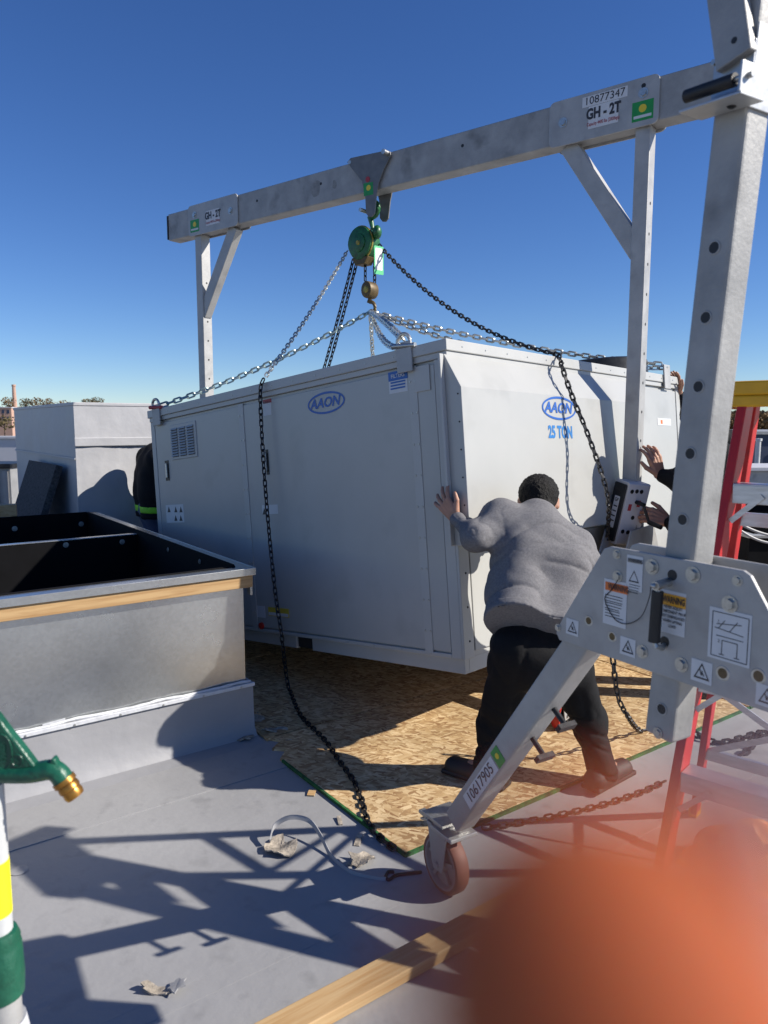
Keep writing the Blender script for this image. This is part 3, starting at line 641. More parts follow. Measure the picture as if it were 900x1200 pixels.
def arc(c, x, y, r, a0, a1, n=14): return [V(c) + V(x) * (r * math.cos(R(a0 + (a1 - a0) * i / n))) + V(y) * (r * math.sin(R(a0 + (a1 - a0) * i / n))) for i in range(n + 1)]
hk0 = GP(436, 245); hk = arc(hk0, -bd, ZU, .055, 150, -110); B().tube(hk + [GP(437, 268)], [.010 + .012 * min(1, i / 8) for i in range(len(hk))] + [.016], 9).build('top_hook', 'hoist_green', ho, smooth=True)
B().bar(hk[0], hk[0] - ZU * .12 - bd * .03, .008, .014).build('hook_latch', 'zinc', ho)
hb_ = GP(425.5, 286); Mh = frame(hb_, -bd, ZU, ad)
def cover_poly(s): return [(s * .112 * math.cos(a) * (1 - .12 * max(0, -math.sin(a))), s * (.122 * math.sin(a))) for a in [2 * math.pi * i / 26 for i in range(26)]]
B().prism(cover_poly(1.0), Mh, -.07, .05).build('body', 'hoist_green', ho, .008, smooth=40)
B().prism(cover_poly(1.06), Mh, .02, .034).build('rim', 'hoist_trim', ho, .003)
B().prism(cover_poly(.55), Mh, .0502, .06).build('front_boss', 'hoist_green', ho, .004, smooth=40)
B().lathe([(0, .07), (.014, .07), (.018, .06)], Mh, 12).build('nut', 'hoist_trim', ho)
B().prism([(-.08, -.10), (.08, -.10), (.045, -.155), (-.045, -.155)], Mh, -.05, .045).build('chain_guide', 'hoist_brown', ho, .006)
q = GP(442, 272); B().ball(q, (.035, .05, .05)).build('hook_socket', 'hoist_green', ho, smooth=True)
tg = thing('hoist_tag', 'white inspection tag with green border hanging beside the hoist', 'tag', tuple(GP(443, 290)))
tx_ = V((.75, .66, 0)).normalized(); tz_ = tx_.cross(V((0, 0, 1))); Mt = frame(GP(444, 305, .06), tx_, ZU, tz_)
B().prism(rounded(.09, .20, .008), Mt, -.001, .001).build('card', 'tag_green', tg); B().prism(rounded(.068, .155, .004), frame(Mt @ V((0, .008, 0)), Mt.col[0].xyz, Mt.col[1].xyz, Mt.col[2].xyz), .0011, .0016).build('paper', 'tag_white', tg)
lb = thing('load_block', 'small brown lower hook block hanging under the hoist', 'hook block', tuple(GP(433, 340)))
Ml = frame(GP(433.5, 340), -bd, ZU, ad); B().prism([(.05 * math.cos(a), .062 * math.sin(a)) for a in [2 * math.pi * i / 18 for i in range(18)]], Ml, -.05, .05).build('block', 'hoist_brown', lb, .01, smooth=40)
B().lathe([(0, .056), (.02, .056), (.026, .05)], Ml, 12).build('axle_nut', 'hoist_trim', lb)
hk1 = GP(434, 361); B().tube([GP(434, 349)] + arc(hk1, -bd, ZU, .045, 110, -140), [.016] + [.016 - .0006 * i for i in range(15)], 8).build('hook', 'hoist_brown', lb, smooth=True)
B().bar(GP(437, 354), GP(440, 363), .008, .014).build('hook_latch', 'hoist_trim', lb)
HK = GP(434, 365)
chain('short dark load chain, left strand above the hook block', [GP(428, 306), GP(428, 334)], 'black_steel', .036, .005)
chain('short dark load chain, right strand behind the white tag', [GP(439, 300, -.05), GP(439, 334, -.03)], 'black_steel', .036, .005)
# sling chains
UTOP = lambda x, y, dz=0.0: UM @ V((x, y, UH + dz))
chain('galvanised sling chain from the hook to the far left corner of the unit', [HK, LUG['left']], 'chain_teal', .050, .0072, sag=.05)
chain('galvanised sling chain to the near corner, upper of the two strands', [HK, LUG['near'] + V((0, 0, .03))], 'chain_zinc_and_sunlit', .050, .0072, sag=-.01)
chain('galvanised sling chain to the near corner, lower slack strand', [HK, LUG['near']], 'chain_zinc_and_sunlit', .050, .0072, sag=.09)
chain('pale sling chain to the right end of the unit, upper strand', [HK, LUG['right'] + V((0, 0, .02))], 'chain_zinc_and_sunlit', .050, .0072, sag=.05)
chain('pale sling chain to the right end of the unit, lower strand', [HK, LUG['right']], 'chain_zinc_and_sunlit', .050, .0072, sag=.12)
chain('thin sling chain running back behind the unit top from the hook', [HK, LUG['back']], 'chain_zinc_and_sunlit', .050, .0072, sag=.04)
sh = thing('shackle', 'dull red and silver shackle on the far left lifting lug', 'shackle', tuple(LUG['left']))
B().tube(arc(LUG['left'] + ZU * .02, bd, ZU, .038, -20, 200), .010, 8).build('bow', 'zinc', sh, smooth=True); B().cyl(LUG['left'] - bd * .07, LUG['left'] + bd * .07, .014, n=10).build('pin', 'ink_red', sh, smooth=40)
sh = thing('shackle', 'silver shackle on the near corner lifting lug', 'shackle', tuple(LUG['near']))
B().tube(arc(LUG['near'] + ZU * .02, bd, ZU, .038, -20, 200), .010, 8).build('bow', 'zinc', sh, smooth=True); B().cyl(LUG['near'] - bd * .07, LUG['near'] + bd * .07, .014, n=10).build('pin', 'zinc', sh, smooth=40)
# hand chains
def LTE(u, out=.0): # point on the top edge of the left face at photo column u
    lo, hi = -.2, UL + .2
    for _ in range(40):
        m_ = (lo + hi) / 2; q = UM @ V((-.035 - out, m_, UH)) - CAM; uu = 450 + FPX * q.x / q.dot(FW)
        if uu > u: lo = m_
        else: hi = m_
    return UM @ V((-.035 - out, lo, UH + .006)), lo
pe, ye = LTE(309)
pts = [GP(407, 294), GP(360, 372, .1).lerp(pe, .25), pe + ZU * .01]
chain('thin hand chain running from the hoist down to the unit edge at left', [GP(407, 294), pe + ZU * .012], 'chain_zinc_and_sunlit', .036, .0048, sag=.03)  # upper run of the dark hand chain, sunlight put into its pale colour
def LFP(u, v, off): y, z = LF(u, v, off); return UM @ V((off, y, z))
chain('black hand chain hanging down the shaded side of the unit', [pe + ZU * .012, LFP(305, 460, -.05), LFP(308, 530, -.06), LFP(314, 610, -.07), LFP(322, 690, -.08), LFP(330, 745, -.09), atz(338, 806, .02), atz(352, 838, .02), atz(380, 867, .02), atz(398, 893, .02), atz(414, 915, .02), atz(424, 938, .02), atz(430, 960, .02), atz(446, 985, .006), atz(466, 1000, .006)], 'black_steel', .036, .0052)
ps = UTOP(.0, 1.35, .02)
for k, (ua, ub2, w) in enumerate(((414, 378, 'left'), (419, 383, 'right'))):
    a = GP(ua, 304); e = GP(ub2 - 8, 462); p0_ = UM @ V((0, 0, UH + .012)); e = a + (e - a) * ((p0_ - a).dot(UZ) / (e - a).dot(UZ))
    chain('dark hoist chain dropping behind the unit edge, %s strand of the pair' % w, [a, e], 'black_steel', .036, .0055, sag=.03)
def RTE(u):
    lo, hi = -.2, UW + .2
    for _ in range(40):
        m_ = (lo + hi) / 2; q = UM @ V((m_, -.035, UH)) - CAM; uu = 450 + FPX * q.x / q.dot(FW)
        if uu < u: lo = m_
        else: hi = m_
    return UM @ V((lo, -.035, UH + .008))
pr_ = RTE(655)
wend = Mw @ V((.02, -hh, .03))
chain('black chain sagging from the hoist to the right top edge of the unit', [GP(444, 287), pr_], 'black_steel', .036, .0055, sag=.13)
mid = lambda u, v, k: aty(u, v, pr_.y + (wend.y - pr_.y) * k)
RFP = lambda u, v, off: (lambda q: UM @ V((q[0], off, q[1])))(RF(u, v, off))
chain('black chain slanting across the logo face down to the winch', [pr_, RFP(660, 434, -.10), RFP(672, 468, -.15), RFP(690, 512, -.20), RFP(712, 580, -.27), wend], 'black_steel', .036, .0055)
chain('dark chain hanging under the big plate beside the black trouser leg', [aty(718, 770, 3.3), aty(724, 815, 3.3), aty(735, 838, 3.35), atz(752, 857, .02), atz(790, 862, .02)], 'black_steel', .036, .005)
chain('black chain looped on the sunlit roof beyond the ladder', [atz(812, 862), atz(830, 870, .008), atz(850, 872, .008), atz(872, 866, .008), atz(897, 860, .008), atz(884, 872, .008), atz(876, 882, .008), atz(862, 889, .008)], 'black_steel', .045, .007)
chain('rusty chain on the roof between the caster and the ladder', [atz(566, 972, .008), atz(610, 966, .008), atz(660, 956, .008), atz(710, 944, .008), atz(752, 930, .008), atz(780, 917, .008)], 'black_steel', .034, .0045)

# ------------------------------------------------------------------ second gantry leg, close on the right
CS = atz(522, 1043, 0); AD = V((-.515, .857, 0)).normalized(); AN = V((-AD.y, AD.x, 0))    # AN faces the camera's left
if AN.dot(V((-1, -1, 0))) < 0: AN = -AN
CS0 = V((CS.x, CS.y, 0)); TH = .043
def PF(u, v, off=TH): return atpl(u, v, CS0 + AN * off, AN)
g2 = thing('gantry_crane', 'near galvanised gantry post with bolted side plate and caster legs', 'gantry crane', tuple(CS0 - AD * .88))
def tz(p): return (p - CS0).dot(-AD), p.z
def TZ(t, z, off=0.0): return CS0 - AD * t + ZU * z + AN * off
PF_M = frame(CS0 + AN * TH, -AD, ZU, AN)
L0 = tz(PF(655, 743)); L1 = tz(PF(716, 641)); ztop = (L1[1] + tz(PF(878, 667))[1]) / 2; zbot = tz(PF(770, 782))[1]
tR = tz(PF(878, 667))[0]; tL = L1[0]; wS = L1[0] - L0[0]
print('plate', L0, L1, ztop, zbot, tR)
poly = [(L0[0] + .012, L0[1] - .012), (L0[0] + .0, L0[1] + .004), (L0[0] + .004, L0[1] + .02), (tL - .012, ztop - .008), (tL + .008, ztop), (tR - .006, ztop), (tR + .01, ztop - .008), (tR + wS, L0[1] + .02), (tR + wS + .004, L0[1]), (tR + wS - .01, L0[1] - .012)]
sp = B().prism(poly, PF_M, 0, .010).build('side_plate', 'galv_light', g2, .002)
B().prism(poly, frame(CS0 - AN * (TH + .010), -AD, ZU, AN), 0, .010).build('side_plate', 'galv_light', g2, .002)
FN = TH + .010
# post: leans slightly
pl_b = tz(PF(757, 862, .0)); pl_t = tz(PF(836, 133, .0)); 
W2 = .076
e0 = TZ(tz(PF(757, 790, W2 / 2 - .0))[0] + W2 / 2, .885); e1 = TZ(tz(PF(836, 133, W2 / 2))[0] + W2 / 2, 2.24)
dpst = (e1 - e0).normalized(); ptop = e0 + dpst * 2.6
B().bar(e0, ptop, W2, W2 - .002, AN).build('post', 'galv', g2, .009, seg=3)
def post_pt(u, v): return PF(u, v, W2 / 2)
for (u, v) in ((837, 290), (827, 372), (818.5, 453), (809, 531.5), (800, 609), (775.5, 831)):
    p = post_pt(u, v); B().cyl(p - AN * .05, p + AN * .0009, .0115, n=18).build('hole', 'black_rubber', g2); B().lathe([(.0115, .0009), (.013, .0012), (.014, .0)], zframe(p, AN), 18).build('hole_rim', 'galv_light', g2)
p = post_pt(771, 859); bolt(g2, p, AN, .009)
# front and far legs
lt0 = PF(675, 753, .038); lb0 = PF(528, 964, .038)
tA, zA2 = tz(lt0); tB, zB2 = tz(lb0)
LW = .076
topc = TZ(tA + (tA - tB) * .22, zA2 + (zA2 - zB2) * .22); botc = TZ(tB, zB2)
print('leg', topc, botc, tA, zA2, tB, zB2)
leg = B().bar(topc, botc, LW, .0755, AN).build('leg', 'galv_light', g2, .007, seg=3)
tm = (tL + tR) / 2
leg2 = B().bar(TZ(2 * tm - tz(topc)[0], topc.z), TZ(2 * tm - tB, zB2), LW, .0755, AN).build('leg', 'galv_light', g2, .007, seg=3)
caster(g2, TZ(-.0, 0, -.0), AD, 'wheel_tyre', 'grey_wheel', .105, .05, True)
caster(g2, TZ(2 * tm, 0), -AD, 'wheel_tyre', 'grey_wheel', .105, .05)
ld = (topc - botc).normalized(); lx = AN.cross(ld); lx = -lx if lx.z > 0 else lx
for k in range(2):
    M_ = frame(botc + ld * (-.06) if k == 0 else TZ(2 * tm - tB, zB2) - V((0, 0, .02)), -AD, AN, ZU); B().box((-.06, -.055, -.012), (.06, .055, .002), M_).build('foot_plate', 'brightsteel', g2, .003)
# serial label on the leg: reads upward along the leg
lm = frame(PF(563, 918, LW / 2), ld, AN.cross(ld), AN)
yv = AN.cross(ld)
quad_label(g2, [lm @ V(q) for q in ((-.115, -.024, 0), (.115, -.024, 0), (.115, .024, 0), (-.115, .024, 0))], AN, 'sticker')
text('10617905', lm @ V((0, 0, .0013)), ld, yv, .034, 'ink', g2, sx=1.02)
lg = frame(PF(583, 886, LW / 2), ld, AN.cross(ld), AN)
quad_label(g2, [lg @ V(q) for q in ((-.022, -.03, 0), (.022, -.03, 0), (.022, .024, 0), (-.022, .024, 0))], AN, 'label_green'); B().lathe([(0, .0026), (.009, .0026), (.009, .0012)], lg, 12).build('emblem', 'label_yellow', g2)
for (u, v, r_) in ((660, 826, .011), (636, 862, .013)):     # cam knobs under the leg
    p = PF(u - 14, v, .0); kb = B(); kb.cyl(p, p - AN.cross(ld) * .075, .008, n=10); kb.bar(p - AN.cross(ld) * .072 - AN * .03, p - AN.cross(ld) * .072 + AN * .03, .022, .014, AN.cross(ld)); kb.build('knob', 'black_steel', g2, smooth=40)
# plate hardware
nb = AN
for (u, v, r_, m_) in ((723, 649.5, .008, 'zinc'), (764.5, 664, .0125, 'zinc'), (812.5, 673.5, .0125, 'zinc'), (864.5, 680.5, .008, 'zinc'), (855.5, 708, .0125, 'zinc'), (753, 763.5, .011, 'zinc'), (799, 779, .0115, 'zinc'), (654, 735.5, .007, 'zinc'), (724, 675.5, .010, 'zinc')):
    bolt(g2, PF(u, v, FN), AN, r_, m_, h=.75)
for (u, v, r_) in ((690, 727.5, .009), (717.5, 746, .009), (847, 789, .011), (889, 792.5, .011)):
    p = PF(u, v, FN); B().cyl(p - AN * .006, p + AN * .0007, r_, n=16).build('hole', 'hoist_brown', g2); B().lathe([(r_, .0007), (r_ * 1.35, .001), (r_ * 1.45, 0)], zframe(p, AN), 18).build('hole_rim', 'zinc', g2)
for (u, v) in ((788, 674), (779, 752)):
    p = PF(u, v, FN); B().cyl(p - AN * .01, p + AN * .0008, .012, n=16).build('hole', 'black_rubber', g2)
def lab2(u0, v0, u1, v1, mt, name='label', lift=0.0):
    a = tz(PF(u0, v0, FN)); c = tz(PF(u1, v1, FN)); t0, t1 = sorted((a[0], c[0])); 
    zc_ = (a[1] + c[1]) / 2; return t0, t1, a[1], c[1]
def label_rect(cu, cv, w, h, mt, lift=.0, name='label', parent=None, dx=0, dz=0):
    c = PF(cu, cv, FN) + (-AD) * dx + ZU * dz
    return quad_label(parent or g2, [c + (-AD) * x + ZU * z + AN * lift for x, z in ((-w / 2, -h / 2), (w / 2, -h / 2), (w / 2, h / 2), (-w / 2, h / 2))], AN, mt, name)
def tri_mark(cu, cv, s):
    label_rect(cu, cv, s * 1.25, s * 1.2, 'sticker'); c = PF(cu, cv, FN + .0014)
    Mq = frame(c, -AD, ZU, AN); o = [(-s * .48, -s * .42), (s * .48, -s * .42), (0, s * .46)]; i_ = [(x * .74, y * .74 - s * .015) for x, y in o]
    bb = B(); vs = [Mq @ V((*q, .0004)) for q in o + i_]; bb.add(vs, [(k, (k + 1) % 3, 3 + (k + 1) % 3, 3 + k) for k in range(3)]); bb.build('hazard_triangle', 'ink', g2)
    h = B(); h.bar(Mq @ V((-s * .12, s * .12, .0004)), Mq @ V((-.02 * s, -s * .22, .0004)), s * .05, .0004, AN); h.bar(Mq @ V((s * .02, s * .05, .0004)), Mq @ V((0, -s * .22, .0004)), s * .05, .0004, AN); h.bar(Mq @ V((s * .14, -s * .22, .0004)), Mq @ V((s * .02, -s * .05, .0004)), s * .06, .0004, AN); h.build('hazard_symbol', 'ink', g2)
tri_mark(671, 735, .034); tri_mark(736, 758, .036); tri_mark(822.5, 787, .040)
tri_mark(899, 816, .036)
L = label_rect(744, 672, .046, .082, 'sticker'); tri = None
label_rect(744.5, 657.5, .040, .010, 'galv', .0007); text('WARNING', PF(745, 657.5, FN + .0018), -AD, ZU, .008, 'ink', g2, weight=.02, sx=.8)
tc_ = PF(743, 676, FN + .0018); Mq = frame(tc_, -AD, ZU, AN); bb = B(); o = [(-.015, -.013), (.015, -.013), (0, .015)]; i_ = [(x * .75, y * .75) for x, y in o]; bb.add([Mq @ V((*q, 0)) for q in o + i_], [(k, (k + 1) % 3, 3 + (k + 1) % 3, 3 + k) for k in range(3)]); bb.build('hazard_triangle', 'ink', g2)
def para(cu, cv, w, n, dz, lh, jitter=.25):
    for k in range(n):
        ww = w * (1 - random.random() * jitter); c = PF(cu, cv, FN + .0014) - ZU * (k * dz); 
        B().hexa([c + (-AD) * (x) + ZU * z + AN * q for q in (0, .0004) for x, z in ((-w / 2, -lh / 2), (-w / 2 + ww, -lh / 2), (-w / 2 + ww, lh / 2), (-w / 2, lh / 2))]).build('print_line', 'ink', g2)
para(744, 686, .032, 4, .006, .0014)
label_rect(721, 707, .070, .110, 'sticker'); label_rect(723, 689, .068, .020, 'warn_orange', .0007)
text('WARNING', PF(725, 689.6, FN + .0020), -AD, ZU, .014, 'ink', g2, weight=.02, sx=.66)
for k in range(3):
    para(720, 699 + k * 9, .056, 3, .007, .0018)
L = label_rect(788.5, 718, .066, .096, 'sticker'); label_rect(790, 704, .062, .026, 'warn_yellow', .0007)
text('WARNING', PF(790, 704.3, FN + .0020), -AD, ZU, .015, 'ink', g2, weight=.03, sx=.56)
for k, s in enumerate(('NEVER ADJUST', 'COMPONENT PIN IF', 'NOT DISENGAGED', 'WHEN LIFTING', 'LOAD')):
    text(s, PF(789, 712.5, FN + .0014) - ZU * (k * .0105), -AD, ZU, .0065, 'ink', g2, weight=.02, sx=.8)
label_rect(855, 746, .094, .108, 'sticker')
dg_ = B(); c = PF(855, 746, FN + .0016); Mq = frame(c, -AD, ZU, AN)
for (a, c2) in (((-.04, .045), (.04, .045)), ((.04, .045), (.04, -.048)), ((.04, -.048), (-.04, -.048)), ((-.04, -.048), (-.04, .045)), ((-.034, .012), (.03, .006)), ((-.03, .02), (.025, .028)), ((-.025, .012), (-.012, .03)), ((.0, .010), (.016, .032)), ((-.03, -.004), (.03, -.004)), ((-.016, -.042), (-.016, -.012)), ((-.016, -.012), (.018, -.012)), ((.018, -.012), (.018, -.042)), ((-.022, -.042), (-.010, -.042)), ((.012, -.042), (.024, -.042))):
    dg_.bar(Mq @ V((*a, 0)), Mq @ V((*c2, 0)), .0016, .0004, AN)
dg_.build('diagram_lines', 'ink', g2)
text('1', PF(842.5, 728, FN + .0016), -AD, ZU, .007, 'ink', g2); text('2', PF(842.5, 751, FN + .0016), -AD, ZU, .007, 'ink', g2)
# locking handle: pin, black grip, lower bracket, wire
hp = PF(771, 687, FN + .03); hq = PF(786, 682, FN); hd = B(); hd.cyl(PF(784, 682, FN), PF(768, 687, FN + .05), .010, n=14); hd.cyl(PF(768, 687, FN + .05), PF(762.5, 685.5, FN + .055), .007, .003, n=10); hd.build('lock_pin', 'zinc', g2, smooth=40)
gp = [PF(771, 693, FN + .034), PF(766.5, 752, FN + .034)]; B().cyl(gp[0], gp[1], .0125, n=16).build('grip', 'black_rubber', g2, smooth=40)
ro = B(); ro.tube([gp[0] + ZU * .02, gp[0], gp[1], gp[1] - ZU * .008 + (-AD) * .006, PF(776, 760, FN + .012), PF(779, 756, FN)], .006, 8); ro.build('handle_rod', 'zinc', g2, smooth=40)
B().tube(catmull([PF(763, 686, FN + .045), PF(761, 700, FN + .02), PF(752, 722, FN + .008), PF(736, 731, FN + .004), PF(722, 727, FN + .004), PF(712, 712, FN + .004), PF(709, 700, FN + .004), PF(716, 692, FN + .004), PF(724, 680, FN + .01)], 8), .0011, 6).build('pin_wire', 'black_steel', g2, smooth=True)
# bracket with rubber roller and upper branch
rb = thing('roller_bracket', 'steel angle bracket with black rubber roller bolted to the near post', 'bracket', tuple(PF(850, 110, W2 / 2)))
KO = W2 / 2 + .001
def KP(u, v, off=KO): return PF(u, v, off)
def MK(z): 
    c = e0 + dpst * ((z - e0.z) / dpst.z); return frame(c, (-AD - dpst * (-AD).dot(dpst)).normalized(), dpst, AN)
zlo, zhi = KP(838, 131).z, KP(842, 64).z; Mk = MK(zlo); HHk = zhi - zlo
sl = B(); sl.box((-W2 / 2 - .004, 0, W2 / 2 + .001), (W2 / 2 + .006, HHk, W2 / 2 + .006), Mk); sl.box((W2 / 2 + .001, -.012, -W2 / 2 - .004), (W2 / 2 + .006, HHk + .03, W2 / 2 + .0009), Mk); sl.build('sleeve', 'brightsteel', rb, .0012)
OF = W2 / 2 + .055
tl0 = (PF(804, 114, OF) - Mk.translation).dot(Mk.col[0].xyz); tl1 = (PF(862, 94, OF) - Mk.translation).dot(Mk.col[0].xyz); zr = (PF(833, 103, OF) - Mk.translation).dot(dpst)
an = B(); an.box((tl0 + .004, zr - .036, W2 / 2 + .0062), (tl1 + .03, zr - .031, OF + .022), Mk); an.box((tl1 + .022, zr - .0309, W2 / 2 + .0062), (tl1 + .027, zr + .022, OF + .022), Mk); an.box((tl0 + .03, zr - .0309, W2 / 2 + .0062), (tl1 + .0219, zr + .0, W2 / 2 + .0105), Mk); an.build('angle', 'brightsteel', rb, .001)
pr0 = Mk @ V((tl0, zr, OF)); pr1 = Mk @ V((tl1, zr, OF))
B().cyl(pr0, pr1, .0125, n=20).build('roller', 'black_rubber', rb, smooth=40); B().cyl(pr1, Mk @ V((tl1 + .036, zr, OF)), .006, n=10).build('roller_pin', 'zinc', rb, smooth=40)
bolt(rb, Mk @ V((tl1 - .02, zr - .0362, W2 / 2 + .03)), -dpst, .006, 'black_steel'); bolt(rb, Mk @ V((-W2 / 2 + .020, HHk - .015, W2 / 2 + .006)), AN, .008, h=1.6); bolt(rb, Mk @ V((-W2 / 2 + .004, HHk - .022, W2 / 2 + .006)), AN, .006, h=2.6)
# upper branch leaning left
b0_ = PF(863, 72, W2 / 2 + .012); b1_ = PF(853, -4, W2 / 2 + .012); b1_ = b0_ + (b1_ - b0_).normalized() * .5
B().bar(b0_, b1_, .074, .022, AN).build('upper_branch', 'galv', g2, .003)
p = PF(860.5, 47, W2 / 2 + .0232); B().cyl(p - AN * .01, p + AN * .0008, .006, n=14).build('hole', 'black_rubber', g2)

# ------------------------------------------------------------------ near roof curb
ZC = .885
kc = atz(281, 862, 0); Kt = atz(292, 665, ZC)
KB = V((Kt.x, Kt.y, 0)); far = atz(112, 600, ZC); dl = (far - Kt).dot(E2); dv = (atz(168, 622, ZC) - Kt).dot(E2)
print('curb', kc, Kt, dl, dv)
CM = frame(KB, -E1, E2, ZU)       # local x runs left along the front, y runs back, z up  (left handed kept only for points)
def cb(x, y, z): return KB - E1 * x + E2 * y + ZU * z
def cbox(name, x0, x1, y0, y1, z0, z1, mt, parent, bev=.002): return B().hexa([cb(*q) for q in ((x0, y0, z0), (x1, y0, z0), (x1, y1, z0), (x0, y1, z0), (x0, y0, z1), (x1, y0, z1), (x1, y1, z1), (x0, y1, z1))]).build(name, mt, parent, bev)
CL = 3.4
curb = thing('roof_curb', 'open galvanised roof curb with wood nailer and black lined openings', 'roof curb', frame(KB, E1, E2, ZU))
zf = .285
cbox('front_wall', .02, CL, .03, .045, .0, ZC - .005, 'curb_steel', curb); cbox('side_wall', .02, .035, .046, dl - .02, .0, ZC - .005, 'curb_steel', curb)
cbox('back_wall', .02, CL, dl - .02, dl - .005, .0, ZC - .005, 'curb_steel', curb); cbox('end_wall', CL, CL + .015, .03, dl - .005, 0, ZC - .005, 'curb_steel', curb)
# wood nailer, metal cap
zn0, zn1 = ZC - .098, ZC - .010
cbox('nailer', -.012, CL, -.014, .0295, zn0, zn1, 'pine_old', curb, .003); cbox('nailer', -.012, .0195, .030, dl, zn0, zn1, 'pine_old', curb, .003)
cbox('cap_flange', -.02, CL + .02, -.022, .05, ZC - .0095, ZC, 'curb_steel', curb, .001); cbox('cap_flange', -.02, .055, .0505, dl - .03, ZC - .0095, ZC - .0005, 'curb_steel', curb, .001); cbox('cap_flange', -.02, CL + .02, dl - .029, dl + .01, ZC - .0095, ZC, 'black_steel', curb, .001)
cbox('cap_lip', -.024, CL + .02, -.026, -.0221, ZC - .036, ZC + .0, 'curb_steel', curb, .001); cbox('cap_lip', -.026, -.0205, -.0221, dl, ZC - .030, ZC, 'curb_steel', curb, .001)
# black liner inside
cbox('liner', .0505, CL, .0525, .062, .02, ZC + .006, 'black_liner', curb); cbox('liner', .0505, .062, .0625, dl - .05, .02, ZC + .012, 'black_liner', curb)
cbox('liner', .0625, CL, dl - .05, dl - .035, .02, ZC + .012, 'black_liner', curb)
dvd = cbox('divider', .0625, CL, dv - .02, dv + .02, .02, ZC - .02, 'black_liner', curb); cbox('divider_cap', .0625, CL, dv - .024, dv + .024, ZC - .0195, ZC - .012, 'curb_steel', curb)
cbox('curb_floor', .0625, CL, .0625, dl - .05, .01, .03, 'black_liner', curb)
for (u, v) in ((77, 638.5), (143, 635)): 
    p = atpl(u, v, cb(0, dv - .0205, 0), E2); bolt(curb, p, -E2, .012, 'zinc')
for (u, v) in ((17, 619.5), (95, 614)):
    p = atpl(u, v, cb(0, dl - .051, 0), E2); bolt(curb, p, -E2, .014, 'zinc')
for (u, v) in ((197, 644), (234, 658)):
    p = atpl(u, v, cb(.063, 0, 0), E1); bolt(curb, p, -E1, .010, 'zinc')
# membrane flashing, termination bar, patch
fl = B(); prof = [(.029, zf), (.012, zf), (.008, .16), (.0, .05), (-.03, .012), (-.09, .004), (-.14, .0005), (-.14, -.002), (.029, -.002)]
vs = [cb(x, y, z) for x in (-.012, CL) for y, z in prof]; n = len(prof); fl.add(vs, [tuple(range(n)), tuple(range(n, 2 * n))[::-1]] + [(i, n + i, n + (i + 1) % n, (i + 1) % n) for i in range(n)])
fl.build('flashing', 'membrane_wall', curb, smooth=35)
fl = B(); vs = [cb(y, x, z) for x in (.03, dl) for y, z in [(p[0] - .010, p[1]) for p in prof]]; fl.add(vs, [tuple(range(n)), tuple(range(n, 2 * n))[::-1]] + [(i, n + i, n + (i + 1) % n, (i + 1) % n) for i in range(n)]); fl.build('flashing', 'membrane_wall', curb, smooth=35)
cbox('termination_bar', -.016, CL, -.004, .0115, zf - .016, zf + .002, 'white_strip', curb, .002); cbox('termination_bar', -.012, -.002, .0116, dl, zf - .022, zf + .002, 'white_strip', curb, .002)
for k in range(16): screw(curb, cb(.06 + k * .2, -.004, zf - .01), -E2, .006)
seal = B(); sp_ = [cb(x, .016 + .004 * math.sin(x * 31), zf + .006 + .003 * math.sin(x * 17)) for x in [i * .04 for i in range(int(CL / .04))]]; seal.tube(sp_, [.006 + .003 * abs(math.sin(i * 1.7)) for i in range(len(sp_))], 6); seal.build('sealant_bead', 'white_strip', curb, smooth=True)
pc_ = atpl(63, 853, cb(0, .029, 0), E2); B().prism([(-.05, -.03), (.05, -.026), (.048, .034), (-.046, .028)], frame(pc_, E1, ZU, -E2), .0006, .002).build('membrane_patch', 'white_strip', curb)
cbox('corner_bracket', -.026, -.0125, .02, .06, zn0 - .05, zn0 + .01, 'zinc', curb)

# ------------------------------------------------------------------ wrapped box, boards behind
d1 = E1.copy(); d2 = E2.copy(); WK = aty(89, 540, 6.35); WK.z = 0; wzt = aty(89, 474, 6.35).z
wb = thing('wrapped_curb', 'tall box wrapped in pale roofing membrane at the far left', 'wrapped box', tuple(WK))
WL = 2.75; WR_ = .80
def wbx(x, y, z): return WK + d1 * x + d2 * y + ZU * z
g = B()
def grid_face(o, ax, n_, w, h, nx, nz, amp, skip=()):
    vs = []; 
    for i in range(nx + 1):
        for k in range(nz + 1):
            x = w * i / nx; z = h * k / nz; q = o + ax * x + ZU * z
            edge = min(1, 4 * min(i, nx - i) / nx, 6 * min(k, nz - k) / nz); a = amp * edge * (math.sin(x * 9 + z * 5) * .5 + math.sin(z * 17 + 2 * math.sin(x * 7)) * .35 + random.uniform(-.3, .3))
            vs.append(q + n_ * a)
    return vs, [(i * (nz + 1) + k, (i + 1) * (nz + 1) + k, (i + 1) * (nz + 1) + k + 1, i * (nz + 1) + k + 1) for i in range(nx) for k in range(nz)]
B().add(*grid_face(WK, d1, -d2, WR_, wzt, 26, 24, .010)).build('front_wrap', 'wrap', wb, smooth=60)
B().add(*grid_face(WK, d2, -d1, WL, wzt, 20, 24, .006)).build('side_wrap', 'wrap', wb, smooth=60)
B().hexa([wbx(x, y, z) for z in (.0, wzt - .02) for x, y in ((.03, .03), (WR_ - .01, .03), (WR_ - .01, WL - .01), (.03, WL - .01))]).build('core', 'wrap', wb)
B().hexa([wbx(x, y, z) for z in (wzt - .01, wzt + .02) for x, y in ((-.006, -.006), (WR_ + .01, -.006), (WR_ + .01, WL + .02), (-.006, WL + .02))]).build('top_cap', 'wrap', wb, .006)
zs = aty(92, 517, 6.35).z
B().hexa([wbx(x, y, zs + z) for z in (-.045, .03) for x, y in ((-.01, -.022), (WR_, -.022), (WR_, -.004), (-.01, -.004))]).build('lap_seam', 'wrap', wb, .006)
